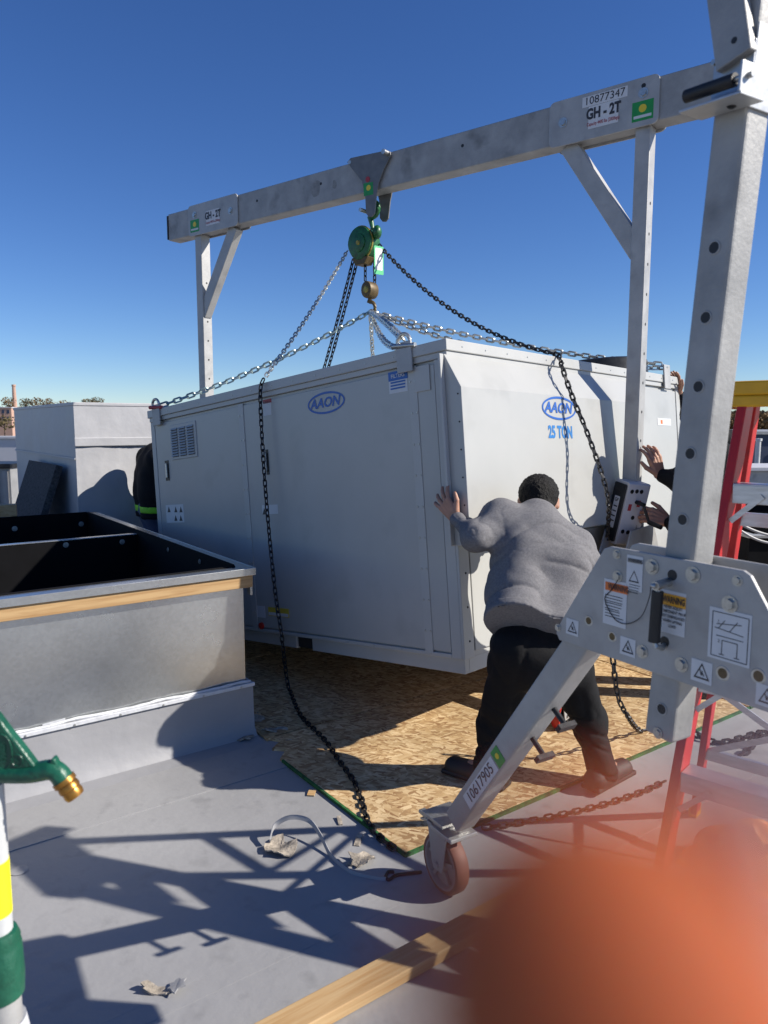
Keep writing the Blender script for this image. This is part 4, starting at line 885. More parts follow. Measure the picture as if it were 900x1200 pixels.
B().hexa([wbx(x, y, zs - .15 + z) for z in (-.012, .008) for x, y in ((-.012, .0), (-.012, WL), (-.004, WL), (-.004, 0))]).build('lap_seam', 'wrap', wb, .002)
fbn = -d1; fp = [atpl(u, v, WK - d1 * .04, d1) for u, v in ((41, 541), (74, 547))]; 
tl_ = fp[0]; tr_ = fp[1]; bl2 = tl_ - d1 * .42; bl2.z = .003; br2 = tr_ - d1 * .42; br2.z = .003
nn = (tr_ - tl_).cross(bl2 - tl_).normalized(); nn = nn if nn.dot(-d1) > 0 else -nn
fb = B().hexa([p + nn * .0 for p in (tl_, tr_, br2, bl2)] + [p + nn * .06 for p in (tl_, tr_, br2, bl2)]).build('insulation_board', 'foam_board', None, .003); tag(fb, 'dark speckled insulation board leaning against the wrapped box', 'board')
lp = aty(8, 598, 5.6); tag(B().bar(V((lp.x - .8, lp.y - .35, lp.z)), V((lp.x + .0, lp.y + .0, lp.z)) + V((.06, .03, 0)), .09, .09).build('lumber', 'pine', None, .003), 'pale lumber end at the left edge behind the near curb', 'lumber')
lpost = B(); 
# far left roof bits
q = aty(6, 511, 16); fw = thing('parapet_wall', 'low white parapet wall at the left edge beyond the box', 'parapet', (q.x, q.y, 0)); B().box((q.x - 5, q.y, 0), (q.x + 1.5, q.y + .3, q.z - .06)).build('wall', 'roof_white', fw); B().box((q.x - 5, q.y - .04, q.z - .06), (q.x + 1.54, q.y + .34, q.z)).build('coping', 'roof_white', fw, .01)
q = aty(12, 549, 9.2); cu_ = thing('corrugated_unit', 'grey corrugated metal cabinet at the left edge beside the box', 'cabinet', (q.x, q.y, 0)); B().box((q.x - 2, q.y, .0), (q.x - .005, q.y + .6, q.z)).build('body', 'corrugate', cu_)
for k in range(14): B().box((q.x - .09 - k * .13, q.y - .03, .02), (q.x - .03 - k * .13, q.y - .001, q.z - .02)).build('rib', 'corrugate', cu_, .008)
B().box((q.x - 2.05, q.y - .05, q.z + .001), (q.x + .02, q.y + .65, q.z + .06)).build('top', 'black_steel', cu_, .01)

# ------------------------------------------------------------------ wood sheets on the roof
ON = atz(475, 1006, 0); SW, SL = 1.22, 2.44
OZ = .012
def oseg(x0, x1, y0, y1, z=0.0): return [ON + E1 * x + E2 * y + ZU * (z + dz) for dz in (.003, .003 + OZ) for x, y in ((x0, y0), (x1, y0), (x1, y1), (x0, y1))]
names = {(0, 0): 'near left', (1, 0): 'front right'}
sheets = [((0, 2.44, 0, 1.216), 'wood strand sheet under the man, nearest the caster'), ((2.454, 4.89, 0, 1.216), 'wood strand sheet at the right behind the ladder'),
          ((.05, 2.49, 1.230, 2.446), 'wood strand sheet under the near corner of the unit'), ((2.502, 4.93, 1.230, 2.446), 'wood strand sheet under the right end of the unit'), ((.0, 2.44, 2.458, 3.674), 'wood strand sheet in shadow beyond the black fork pocket'), ((2.446, 4.88, 2.458, 3.674), 'wood strand sheet hidden in shadow behind the unit')]
for (x0, x1, y0, y1), la in sheets:
    t = thing('osb_sheet', la, 'wood sheet', tuple(ON + E1 * x0 + E2 * y0), 'wood strand sheets laid over the roof')
    b_ = B()
    if x0 == 0 and y0 == 0:
        pl_ = [(x0, y0), (x1, y0), (x1, y1), (.06, y1), (.10, 1.16), (.02, 1.10), (.07, 1.05), (.0, .98)]
    else: pl_ = [(x0, y0), (x1, y0), (x1, y1), (x0, y1)]
    b_.prism(pl_, frame(ON, E1, E2, ZU), .003, .003 + OZ); b_.build('panel', 'osb', t)
    if y0 == 0: B().hexa([ON + E1 * x + E2 * y + ZU * z for z in (.0025, .0160) for x, y in ((x0 - .001, -.003), (x1 + .001, -.003), (x1 + .001, .010), (x0 - .001, .010))]).build('painted_edge', 'green_paint', t)
    if x0 == 0: B().hexa([ON + E1 * x + E2 * y + ZU * z for z in (.0025, .0160) for x, y in ((-.003, y0 + .004), (.008, y0 + .004), (.008, min(y1, y0 + .96)), (-.003, min(y1, y0 + .96)))]).build('painted_edge', 'green_paint', t)
# foreground lumber
l0 = atz(318, 1205, .0); l1 = atz(545, 1083, .0); dL = (l1 - l0); dL.z = 0; dL.normalize(); nL = V((dL.y, -dL.x, 0)); wL = .089
lum = B(); lum.hexa([l0 - dL * .8 + p for p in (V((0, 0, .003)), nL * wL + V((0, 0, .003)), nL * wL + V((0, 0, .041)), V((0, 0, .041)))] + [l0 + dL * 1.0 + p for p in (V((0, 0, .003)), nL * wL + V((0, 0, .003)), nL * wL + V((0, 0, .041)), V((0, 0, .041)))])
Mlum = frame(l0, dL, -nL, ZU); me_ = lum.mesh('lumber', 'pine', .003, False, Mlum.inverted()); lo_ = bpy.data.objects.new('lumber', me_); col.objects.link(lo_); lo_.matrix_world = Mlum; tag(lo_, 'sunlit pine stud lying on the roof in the foreground', 'lumber')
# debris
def chip(u, v, w, h, label, seed, mt='debris', rot=0):
    r_ = random.Random(seed); p = atz(u, v, 0.003); n = 17; top = []; 
    for i in range(n):
        a = 2 * math.pi * i / n + rot; k = r_.uniform(.5, 1.1); top.append((w / 2 * k * math.cos(a), h / 2 * k * math.sin(a)))
    m = 4; vs = []; cz = [(r_.uniform(-1, 1), r_.uniform(-1, 1)) for _ in range(3)]
    def hz(x, y): return .012 + .012 * math.sin(x * 40 + seed) * math.sin(y * 37 + 2 * seed) + .010 * (abs(x) / w + abs(y) / h)
    for lay in (0, 1):
        vs.append(p + V((0, 0, hz(0, 0) - .005 * lay)))
        for k in range(1, m + 1):
            for (x, y) in top:
                jx = x * k / m * r_.uniform(.92, 1.08) if k < m else x; jy = y * k / m; vs.append(p + V((jx, jy, max(.001, hz(jx, jy) - .005 * lay))))
    N1 = 1 + m * n; fs = []
    for lay in (0, 1):
        o0 = lay * N1; fs += [(o0, o0 + 1 + i, o0 + 1 + (i + 1) % n) for i in range(n)]
        fs += [(o0 + 1 + (k - 1) * n + i, o0 + 1 + k * n + i, o0 + 1 + k * n + (i + 1) % n, o0 + 1 + (k - 1) * n + (i + 1) % n) for k in range(1, m) for i in range(n)]
    e_ = 1 + (m - 1) * n; fs += [(e_ + i, N1 + e_ + i, N1 + e_ + (i + 1) % n, e_ + (i + 1) % n) for i in range(n)]
    bb = B(); bb.add(vs, fs); o = bb.build('debris_chip', mt)
    tag(o, label, 'debris'); return o
chip(287, 868, .10, .09, 'torn brown chip beside the curb corner', 1); chip(327, 996, .13, .15, 'ragged brown scrap beside the grey strap', 2); chip(424, 1010, .12, .10, 'dark torn scrap near the black hook', 3, 'debris'); chip(182, 1163, .09, .05, 'crumpled brown scrap in the lower left foreground', 4)
chip(300, 846, .12, .08, 'broken wood chip at the sheet corner by the curb', 5); chip(322, 858, .14, .09, 'splintered wood piece off the corner of the nearest wood sheet', 6); chip(207, 1162, .07, .06, 'grey membrane flap beside the crumpled scrap', 7, 'membrane')
for k, (u, v) in enumerate(((283, 848), (296, 838), (309, 846), (316, 866), (331, 850), (340, 872), (326, 842), (352, 884), (291, 858), (365, 930), (398, 962), (420, 985))):
    rs = random.Random(k); p = atz(u, v, .006); a = rs.uniform(0, 3.1); d_ = V((math.cos(a), math.sin(a), rs.uniform(-.05, .15))); L_ = rs.uniform(.03, .075)
    tag(B().bar(p - d_ * L_ / 2, p + d_ * L_ / 2 + ZU * .004, rs.uniform(.012, .035), .005).build('splinter', 'debris' if k % 3 else 'pine'), 'small wood splinter along the left edge of the wood sheets', 'debris', 'splinters along the wood sheets')
st = catmull([atz(316, 985, .03), atz(322, 968, .06), atz(340, 958, .09), atz(362, 962, .07), atz(376, 980, .04), atz(388, 1003, .01), atz(410, 1022, .006), atz(440, 1030, .006), atz(452, 1031, .006)], 8)
tag(B().tube(st, .010, 6, sx=.3).build('strap', 'cable_grey', None, smooth=True), 'grey flat strap looping over the roof membrane', 'strap')
hkp = [atz(u, v, .008) for u, v in ((494, 1022), (478, 1024), (464, 1026), (456, 1031), (452, 1028), (455, 1022), (462, 1022))]
tag(B().tube(catmull(hkp, 6), .006, 6).build('hook', 'black_steel', None, smooth=True), 'small black hook on the roof left of the caster', 'hook')

# ------------------------------------------------------------------ roof hydrant, lower left
hy = aty(-9, 1000, 1.16); HX, HY = hy.x, hy.y
hyd = thing('roof_hydrant', 'green cast hydrant head with brass spout on a white pipe', 'hydrant', (HX, HY, 0))
def HYP(u, v, dy=0.0): return aty(u, v, HY + dy)
z1 = HYP(0, 1100).z; z2 = HYP(0, 1163).z
B().cyl((HX, HY, .0), (HX, HY, z2), .030, n=24).build('lower_pipe', 'galv_light', hyd, smooth=40)
B().lathe([(.028, z2 - .004), (.036, z2 - .002), (.038, z2 + .03), (.036, z1 - .012), (.033, z1 - .006), (.035, z1), (.030, z1 + .014), (.024, z1 + .016)], Matrix.Translation((HX, HY, 0)), 24).build('collar', 'hydrant_green', hyd, smooth=50)
B().lathe([(.030, HYP(0, 1196).z), (.036, HYP(0, 1194).z), (.040, HYP(0, 1210).z), (.036, HYP(0, 1250).z)], Matrix.Translation((HX, HY, 0)), 24).build('pipe_boot', 'white_strip', hyd, smooth=50)
zsp = HYP(30, 905).z
B().cyl((HX, HY, z1 + .016), (HX, HY, zsp - .02), .024, n=20).build('riser', 'pipe_white', hyd, smooth=40)
B().cyl((HX, HY, HYP(0, 1070).z), (HX, HY, HYP(0, 1008).z), .0248, n=20).build('yellow_band', 'tape_yellow', hyd, smooth=40)
spd = [V((HX - .02, HY, zsp)), HYP(30, 906), HYP(58, 902), HYP(68, 906), HYP(75, 915)]
B().tube(catmull(spd, 5), .0165, 14).build('spout', 'hydrant_green', hyd, smooth=True)
b0 = HYP(72, 911); b1 = HYP(90, 935); dd = (b1 - b0).normalized()
br = B(); br.lathe([(0, 0), (.019, 0), (.019, .008), (.016, .010), (.0175, .014), (.0175, .020), (.0155, .022), (.0165, .030), (.0145, .036), (.009, .036)], zframe(b0 + dd * .004, dd), 18); br.build('nozzle', 'brass', hyd, smooth=35)
web = [(-40, 800), (0, 838), (10, 852), (26, 872), (45, 897), (20, 900), (-40, 905)]; wp = [HYP(u, v) for u, v in web]
Mh_ = frame((HX, HY, 0), (1, 0, 0), (0, 0, 1), (0, -1, 0)); B().prism([(p.x - HX, p.z) for p in wp], Mh_, -.010, .010).build('lever_bracket', 'hydrant_green', hyd, .004)
B().prism([(HYP(u, v).x - HX, HYP(u, v).z) for u, v in ((58, 899), (61, 888), (64, 886), (67, 890), (73, 904))], Mh_, -.008, .008).build('hose_lug', 'hydrant_green', hyd, .003)
c = HYP(6, 878) + V((0, -.0101, 0)); B().tube([c + V((.016 * math.cos(i * .349), 0, .030 * math.sin(i * .349))) for i in range(18)], .0014, 6, True).build('cast_oval', 'hydrant_green', hyd, smooth=True)
text('PRIER', c, (0, 0, 1), (-1, 0, 0), .013, 'hydrant_green', hyd, 'cast_lettering', weight=.03, sx=.8)
c = HYP(23.5, 888) + V((0, -.0101, 0)); B().tube([c + V((.009 * math.cos(i * .45), 0, .010 * math.sin(i * .45))) for i in range(14)], .0012, 6, True).build('cast_ring', 'hydrant_green', hyd, smooth=True); text('S', c, (1, 0, .3), (-.3, 0, 1), .009, 'hydrant_green', hyd, 'cast_lettering')

# ------------------------------------------------------------------ step ladder
la = thing('step_ladder', 'red fibreglass step ladder with yellow top and aluminium steps', 'step ladder', tuple(atz(754, 1140)))
FA = atz(754, 1140, 0); TP = atz(877, 458, 1.70); dw = V((.66, .75, 0)).normalized(); ww = V((dw.y, -dw.x, 0)); FB = V((1.28, 2.88, 0))
TPr = TP + ww * .34; FAr = FA + ww * .60; TB = TP + dw * .05 + ww * .01; TBr = TPr + dw * .05; FBr = FB + ww * .58
def rail(a, b_, nm='rail'): return B().bar(a, b_, .028, .076, dw).build(nm, 'red_ladder', la, .004)
rail(FA, TP); rail(FAr, TPr); 
B().bar(FB, TB, .026, .045, dw).build('rear_rail', 'red_ladder', la, .004); B().bar(FBr, TBr, .026, .045, dw).build('rear_rail', 'red_ladder', la, .004)
tpc = (TP + TPr) / 2 + dw * .03; cap = B(); cap.box((-.225, -.085, -.015), (.225, .12, .028), frame(tpc, ww, dw, ZU)); cap.box((-.225, -.085, -.055), (-.205, .12, -.0151), frame(tpc, ww, dw, ZU)); cap.box((.205, -.085, -.055), (.225, .12, -.0151), frame(tpc, ww, dw, ZU)); cap.box((-.2049, -.085, -.05), (.2049, -.07, -.0151), frame(tpc, ww, dw, ZU)); cap.build('top_cap', 'yellow_cap', la, .006)
for k, zz in enumerate((.30, .585, .87, 1.155, 1.42)):
    f_ = zz / 1.70; a = FA.lerp(TP, f_); c = FAr.lerp(TPr, f_)
    st_ = B(); st_.bar(a + ww * .015, c - ww * .015, .076, .006); st_.bar(a + ww * .015 - dw * .037 - ZU * .028, c - ww * .015 - dw * .037 - ZU * .028, .004, .055); st_.bar(a + ww * .015 + dw * .037 - ZU * .018, c - ww * .015 + dw * .037 - ZU * .018, .004, .034); st_.build('step', 'aluminium', la, .0015)
    B().bar(a + ww * .015 - ZU * .11 - dw * .045, a + ww * .10 - ZU * .03 - dw * .045, .016, .003, dw).build('step_brace', 'aluminium', la)
    for dz in (-.02, -.05): screw(la, a - ww * .0145 + ZU * dz, -ww, .007)
for zz in (.32, .62, .95, 1.3):
    f_ = zz / 1.72; a = FB.lerp(TB, f_); c = FBr.lerp(TBr, f_); B().bar(a, c, .02, .045).build('rear_brace', 'aluminium', la, .002)
for (za, zb_) in ((.32, .62), (.62, .32), (.95, 1.3)):
    B().bar(FB.lerp(TB, za / 1.7), FBr.lerp(TBr, zb_ / 1.7), .006, .022).build('rear_diagonal', 'aluminium', la)
f_ = .9 / 1.72; B().bar(FA.lerp(TP, f_), FB.lerp(TB, f_), .004, .022).build('spreader', 'aluminium', la)
for q in (FA, FAr): B().bar(q, q + ZU * .05, .036, .085, dw).build('foot', 'black_rubber', la, .004)
for q in (FB, FBr): B().bar(q, q + ZU * .05, .034, .055, dw).build('foot', 'yellow_cap', la, .004)
# orange sack
def sack():
    p = atz(878, 1020, 0); n = 40; m = 18; vs = []; 
    for i in range(m + 1):
        for j in range(n):
            a = 2 * math.pi * j / n; t = i / m; r0 = .20 * math.sin(math.pi * min(1, t * .62 + .38)) if t < 1 else 0
            r0 = .165 * (1 - t) ** .6 * (1 + .22 * math.sin(3 * a + 5 * t) + .15 * math.sin(7 * a - 4 * t) + .06 * math.sin(15 * a))
            z = .15 * t ** .8 + .03 * math.sin(5 * a + 6 * t) * (t > .05) * (1 - t)
            vs.append(p + V((r0 * math.cos(a) * 1.25 + .05 * t, r0 * math.sin(a) * .8 + .08 * t, max(.003, z))))
    bb = B(); bb.add(vs, [(i * n + j, i * n + (j + 1) % n, (i + 1) * n + (j + 1) % n, (i + 1) * n + j) for i in range(m) for j in range(n)])
    tag(bb.build('orange_sack', 'orange_bag', None, smooth=50), 'crumpled orange plastic sack on the roof under the ladder', 'sack')
sack()

# ------------------------------------------------------------------ right background
rc = thing('black_curb', 'black sided open curb with loose cables beyond the ladder', 'roof curb', (2.45, 4.9, 0))
def kbx(name, x0, x1, y0, y1, z0, z1, mt, bev=0): return B().box((x0, y0, z0), (x1, y1, z1)).build(name, mt, rc, bev)
kbx('front_wall', 2.45, 5.5, 4.9, 4.94, 0, .84, 'black_liner'); kbx('side_wall', 2.45, 2.49, 4.941, 6.999, 0, .84, 'black_liner'); kbx('back_wall', 2.45, 5.5, 7.0, 7.04, 0, .86, 'black_liner'); kbx('floor', 2.491, 5.5, 4.941, 6.999, .004, .02, 'black_liner')
kbx('rim', 2.43, 5.5, 4.88, 4.96, .841, .86, 'galv_light', .003); kbx('rim', 2.43, 5.5, 6.98, 7.06, .861, .90, 'galv_light', .003); kbx('rim', 2.43, 2.51, 4.961, 6.979, .841, .858, 'galv_light', .003)
for k, (a_, b_, s_) in enumerate((((866, 600), (903, 606), 14), ((866, 610), (903, 622), 12), ((868, 618), (903, 618), 18))):
    pA = aty(a_[0] - 5, a_[1], 4.8); pB = aty(b_[0] + 60, b_[1], 4.82); P_ = [pA.lerp(pB, i / 20) - ZU * (.006 * s_ * 4 * (i / 20) * (1 - i / 20)) for i in range(21)]
    tag(B().tube(P_, .009, 6).build('cable', 'cable_grey', None, smooth=True), ['upper grey cable drooping across the black curb', 'lower grey cable drooping across the black curb', 'slackest grey cable sagging in the black curb'][k], 'cable', 'cables over the black curb')
q = aty(870, 509, 30); bw = thing('low_building', 'long dark blue roof building in front of the right hills', 'building', (q.x, q.y, -2)); B().box((q.x - 6, 30, -2), (q.x + 16, 40, q.z)).build('wall', 'blue_wall', bw); B().box((q.x - 6.1, 29.9, q.z), (q.x + 16.1, 40.1, q.z + .12)).build('roof_edge', 'galv_light', bw)
for k in range(9): B().box((q.x - 5.5 + k * 2.3, 29.93, q.z - 1.6), (q.x - 4.2 + k * 2.3, 29.99, q.z - .6)).build('window', 'black_steel', bw)
q = aty(889, 516, 12); tag(B().cyl((q.x, q.y, 0), (q.x, q.y, q.z), .04, n=12).lathe([(.04, q.z - .01), (.055, q.z - .01), (.055, q.z + .03), (.0, q.z + .035)], Matrix.Translation((q.x, q.y, 0)), 12).build('vent_pipe', 'pipe_white', None, smooth=40), 'white vent pipe standing on the roof right of the ladder', 'pipe')
q = aty(880, 552, 9); du = thing('roof_duct', 'pale metal duct box on the roof behind the ladder', 'duct', (q.x, q.y, 0)); B().box((q.x - .9, q.y, .25), (q.x + 1.5, q.y + .8, q.z)).build('box', 'galv_light', du, .01); B().box((q.x - .95, q.y - .05, q.z + .001), (q.x + 1.55, q.y + .85, q.z + .05)).build('lid', 'roof_white', du, .008)
for x in (-.8, 1.3): B().box((q.x + x, q.y + .1, 0), (q.x + x + .1, q.y + .6, .249)).build('foot', 'black_steel', du)

# ------------------------------------------------------------------ people
def surfnet(fn, lo, hi, h):
    lo = np.array(lo, float); hi = np.array(hi, float); n = np.ceil((hi - lo) / h).astype(int) + 1
    ax = [lo[i] + h * np.arange(n[i]) for i in range(3)]; G = np.stack(np.meshgrid(*ax, indexing='ij'), -1)
    f = fn(G.reshape(-1, 3)).reshape(n); s = f < 0
    acc = np.zeros(tuple(n - 1) + (3,)); cnt = np.zeros(tuple(n - 1))
    cor = [(i, j, k) for i in (0, 1) for j in (0, 1) for k in (0, 1)]
    sl = lambda c: tuple(slice(c[i], n[i] - 1 + c[i]) for i in range(3))
    for a in cor:
        for i in range(3):
            if a[i] == 0:
                b_ = list(a); b_[i] = 1; b_ = tuple(b_); fa, fb = f[sl(a)], f[sl(b_)]; m = (fa < 0) != (fb < 0)
                t = np.where(m, fa / np.where(fa - fb == 0, 1, fa - fb), 0); p = np.zeros(m.shape + (3,)); p[...] = a; p[..., i] = t
                acc += p * m[..., None]; cnt += m
    act = cnt > 0; idx = -np.ones(act.shape, int); idx[act] = np.arange(act.sum())
    vs = (acc[act] / cnt[act][:, None] + np.argwhere(act)) * h + lo; fs = []
    for i in range(3):
        j, k = (i + 1) % 3, (i + 2) % 3
        a = [slice(None)] * 3; b_ = [slice(None)] * 3; a[i] = slice(0, -1); b_[i] = slice(1, None)
        ch = s[tuple(a)] != s[tuple(b_)]; w = np.argwhere(ch); w = w[(w[:, j] > 0) & (w[:, k] > 0) & (w[:, j] < n[j] - 1) & (w[:, k] < n[k] - 1)]
        if not len(w): continue
        def g(dj, dk): q = w.copy(); q[:, j] += dj; q[:, k] += dk; return idx[q[:, 0], q[:, 1], q[:, 2]]
        q = np.stack([g(-1, -1), g(0, -1), g(0, 0), g(-1, 0)], 1); fl = s[w[:, 0], w[:, 1], w[:, 2]]; q[~fl] = q[~fl][:, ::-1]; fs.append(q)
    return vs, np.concatenate(fs)
_perm = np.random.default_rng(11).random((32, 32, 32))
def vnoise(Q):
    i = np.floor(Q).astype(int); t = Q - i; t = t * t * (3 - 2 * t); out = 0
    for a in (0, 1):
        for b_ in (0, 1):
            for c in (0, 1):
                w = (t[:, 0] if a else 1 - t[:, 0]) * (t[:, 1] if b_ else 1 - t[:, 1]) * (t[:, 2] if c else 1 - t[:, 2])
                out = out + w * _perm[(i[:, 0] + a) % 32, (i[:, 1] + b_) % 32, (i[:, 2] + c) % 32]
    return out * 2 - 1
def ridged(Q): return (1 - np.abs(vnoise(Q))) ** 4
def sd_cap(P, a, b_, r0, r1):
    a = np.array(a); d = np.array(b_) - a; t = np.clip(((P - a) @ d) / max(1e-9, d @ d), 0, 1); return np.linalg.norm(P - a - t[:, None] * d, axis=1) - (r0 + (r1 - r0) * t)
def smin(a, b_, k): h = np.clip(.5 + .5 * (b_ - a) / k, 0, 1); return b_ + (a - b_) * h - k * h * (1 - h)
def caps_fn(prims, k, wr=None):
    def fn(P):
        d = None
        for q in prims:
            e = sd_cap(P, *q); d = e if d is None else smin(d, e, k)
        if wr is not None: d = d + wr(P)
        return d
    return fn
def displace(v, f, w):
    a = v[f[:, 2]] - v[f[:, 0]]; b_ = v[f[:, 3]] - v[f[:, 1]]; nf = np.cross(a, b_); n = np.zeros_like(v)
    for i in range(4): np.add.at(n, f[:, i], nf)
    n /= np.linalg.norm(n, axis=1)[:, None] + 1e-12
    ctr = v.mean(0)
    if np.sum(n * (v - ctr)) < 0: n = -n
    return v - n * w(v)[:, None], f
def caps_mesh(prims, k, h, wr=None, pad=.05):
    pts = np.array([list(q[0]) for q in prims] + [list(q[1]) for q in prims]); rm = max(max(q[2], q[3]) for q in prims) + pad
    return surfnet(caps_fn(prims, k, wr), pts.min(0) - rm, pts.max(0) + rm, h)
def merge(ms):
    vs = []; fs = []; n = 0
    for v, f in ms: vs.append(v); fs.append(f + n); n += len(v)
    return np.concatenate(vs), np.concatenate(fs)
def hand_prims(wr, d, n, s, curl=.5, sc=1.0, spread=.12, thumb=.6):
    d = V(d).normalized(); n = V(n); n = (n - d * n.dot(d)).normalized(); s = V(s); s = (s - d * s.dot(d) - n * s.dot(n)).normalized(); wr = V(wr); P = []
    for k, x in enumerate((.028, .010, -.008, -.026)): P.append((wr + s * x * .5 * sc, wr + (d * .085 + s * x * 1.1) * sc, .017 * sc, .0125 * sc))
    for k, (x, L) in enumerate(((.030, .070), (.011, .080), (-.009, .074), (-.028, .058))):
        a = wr + (d * .085 + s * x) * sc; dd = (d + s * (spread * x / .03)).normalized(); c1 = dd * math.cos(curl * .5) + n * math.sin(curl * .5); c2 = dd * math.cos(curl * 1.3) + n * math.sin(curl * 1.3); c3 = dd * math.cos(curl * 2) + n * math.sin(curl * 2)
        b_ = a + c1 * (L * .45 * sc); c = b_ + c2 * (L * .32 * sc); e = c + c3 * (L * .25 * sc); P += [(a, b_, .0098 * sc, .009 * sc), (b_, c, .009 * sc, .0082 * sc), (c, e, .0082 * sc, .0072 * sc)]
    t0 = wr + (d * .02 + s * .025) * sc; t1 = t0 + (d * .035 + s * .032 + n * .012 * thumb) * sc; t2 = t1 + (d * .032 + s * .012 + n * .012 * thumb) * sc; P += [(t0, t1, .015 * sc, .011 * sc), (t1, t2, .011 * sc, .0085 * sc)]
    return P
def head_prims(c, fw, up):
    fw = V(fw).normalized(); up = V(up); up = (up - fw * up.dot(fw)).normalized(); rt = fw.cross(up); c = V(c)
    sk = [(c + up * .025 - fw * .022, c + up * .02 + fw * .02, .088, .084), (c - up * .03 + fw * .01, c - up * .075 + fw * .045, .066, .042), (c - up * .06 - fw * .02, c - up * .03, .06, .07)]
    ft = [(c + fw * .094 + up * .008, c + fw * .110 - up * .028, .009, .015)]
    for sd in (-1, 1): ft += [(c + rt * (sd * .086) + up * .014 - fw * .004, c + rt * (sd * .088) - up * .022 - fw * .002, .013, .010), (c + fw * .078 + rt * (sd * .034) + up * .028, c + fw * .082 + rt * (sd * .012) + up * .024, .013, .012), (c + fw * .062 + rt * (sd * .04) - up * .01, c + fw * .05 + rt * (sd * .045) - up * .03, .022, .02)]
    ft += [(c + fw * .088 - up * .054 - rt * .02, c + fw * .088 - up * .054 + rt * .02, .008, .008), (c + fw * .075 - up * .085, c + fw * .07 - up * .09, .022, .02)]
    return sk + ft, fw, up, rt
def person(label, J, hd, shirt, trousers, hands, h=.010, fold=.006, group=None, hivis=None, sleeve=1.0, bulk=1.0, collar=True, hem=None):
    base = V(((J['anL'].x + J['anR'].x) / 2, (J['anL'].y + J['anR'].y) / 2, 0)); t = thing('person', label, 'person', tuple(base), group)
    c, fw, up = hd; hp, fw, up, rt = head_prims(c, fw, up); N = J['neck']; PV = J['pelvis']; CH = J['chest']
    core = [(PV, CH, .08, .09), (CH, N, .08, .05), (N, V(c) - V(up) * .07, .058, .054)]
    for s in 'LR': core += [(CH, J['sh' + s], .08, .05), (J['sh' + s], J['el' + s], .045, .036), (J['el' + s], J['wr' + s], .036, .027), (PV, J['hip' + s], .07, .07), (J['hip' + s], J['kn' + s], .07, .05), (J['kn' + s], J['an' + s], .05, .036), (J['an' + s], J['toe' + s], .035, .03)]
    ms = [caps_mesh(core, .03, .014), caps_mesh(hp, .018, .0065)]
    for wr, q in hands: ms.append(caps_mesh(q, .004, .0034, pad=.02))
    v, f = merge(ms); body = rawmesh('body', v, f, 'skin', t)
    for s in (-1, 1):
        e = V(c) + fw * .086 + rt * (s * .034) + up * .010; B().ball(e, (.010, .010, .008), 8, 6).build('eye', 'eye', body, smooth=True)
    ck = V(c); hr = [(ck + up * .036 - fw * .03, ck + up * .036 + fw * .022, .093, .088), (ck - fw * .050 - up * .035, ck - fw * .05 + up * .03, .062, .074), (ck - fw * .035 + up * .06, ck + fw * .04 + up * .062, .055, .05)]
    rr = np.random.default_rng(3)
    def hw(P): return .003 * vnoise(P * np.array([130., 130., 80.])) + .0025 * vnoise(P * 230.)
    v, f = displace(*caps_mesh(hr, .03, .0055), hw); rawmesh('hair', v, f, 'hair', t)
    lat = (J['shR'] - J['shL']).normalized(); k_ = bulk
    sh = []
    HM = hem or (PV + (PV - CH).normalized() * .02)
    for s in (-1, 1):
        o = lat * s
        sh += [(HM - (CH - HM).normalized() * .12 + o * .095 * k_, (PV + CH) / 2 + o * .095 * k_, .132 * k_, .145 * k_), ((PV + CH) / 2 + o * .095 * k_, CH + o * .10 * k_, .145 * k_, .142 * k_)]
    sh += [(CH, N, .13 * k_, .075)]
    for s in 'LR': sh += [(CH.lerp(N, .5), J['sh' + s], .12, .090), (J['sh' + s], J['el' + s], .088 * sleeve, .068 * sleeve), (J['el' + s], J['el' + s].lerp(J['wr' + s], .86), .066 * sleeve, .045 * sleeve)]
    if collar: sh += [(N, N + (V(c) - V(up) * .07 - N) * .30, .070, .068)]
    axis = (CH - HM).normalized(); zz = np.array(axis); la_ = np.array(lat); H0 = np.array(HM)
    els = [np.array(J['elL']), np.array(J['elR'])]
    def wr_(P):
        q = P - H0; a = q @ zz; b_ = q @ la_
        dn = q @ np.cross(zz, la_)
        wa = .10 * vnoise(np.stack([a * 4, b_ * 4, dn * 4], 1) + 3.3)
        lowb = np.exp(-((a - .10) / .17) ** 2); upb = np.exp(-((a - .40) / .2) ** 2)
        w = fold * (1.15 * ridged(np.stack([(a + wa * .5) * 13, b_ * 2.6, dn * 2.0], 1) + 7.7) * lowb + .55 * ridged(np.stack([(a - .55 * b_ + wa) * 9, (b_ + .5 * a) * 3, dn * 3], 1) + 1.7) * upb)
        w = w - .4 * fold * vnoise(np.stack([a * 9, b_ * 5, dn * 5], 1) + 5.1) + .10 * fold * vnoise(np.stack([a * 34, b_ * 22, dn * 22], 1))
        for e in els:
            r = np.linalg.norm(P - e, axis=1); w = w + fold * .45 * ridged(np.stack([P[:, 0] * 16 + P[:, 2] * 7, P[:, 1] * 8, P[:, 2] * 15 - P[:, 0] * 6], 1)) * np.exp(-(r / .15) ** 2)
        # cut under the hem plane
        return np.maximum(w, -1) 
    base_fn = caps_fn(sh, .06)
    def fn(P):
        d = base_fn(P); cut = -((P - H0) @ zz) - .055 + .008 * np.sin((P @ la_) * 30); return np.maximum(d, cut)
    pts = np.array([list(q[0]) for q in sh] + [list(q[1]) for q in sh]); v, f = displace(*surfnet(fn, pts.min(0) - .22, pts.max(0) + .22, h), wr_); sho = rawmesh('shirt' if shirt == 'shirt' else 'jacket', v, f, shirt, t)
    def hb_f(P): return np.maximum(base_fn(P) - .004, np.abs((P - H0) @ zz + .032) - .022)
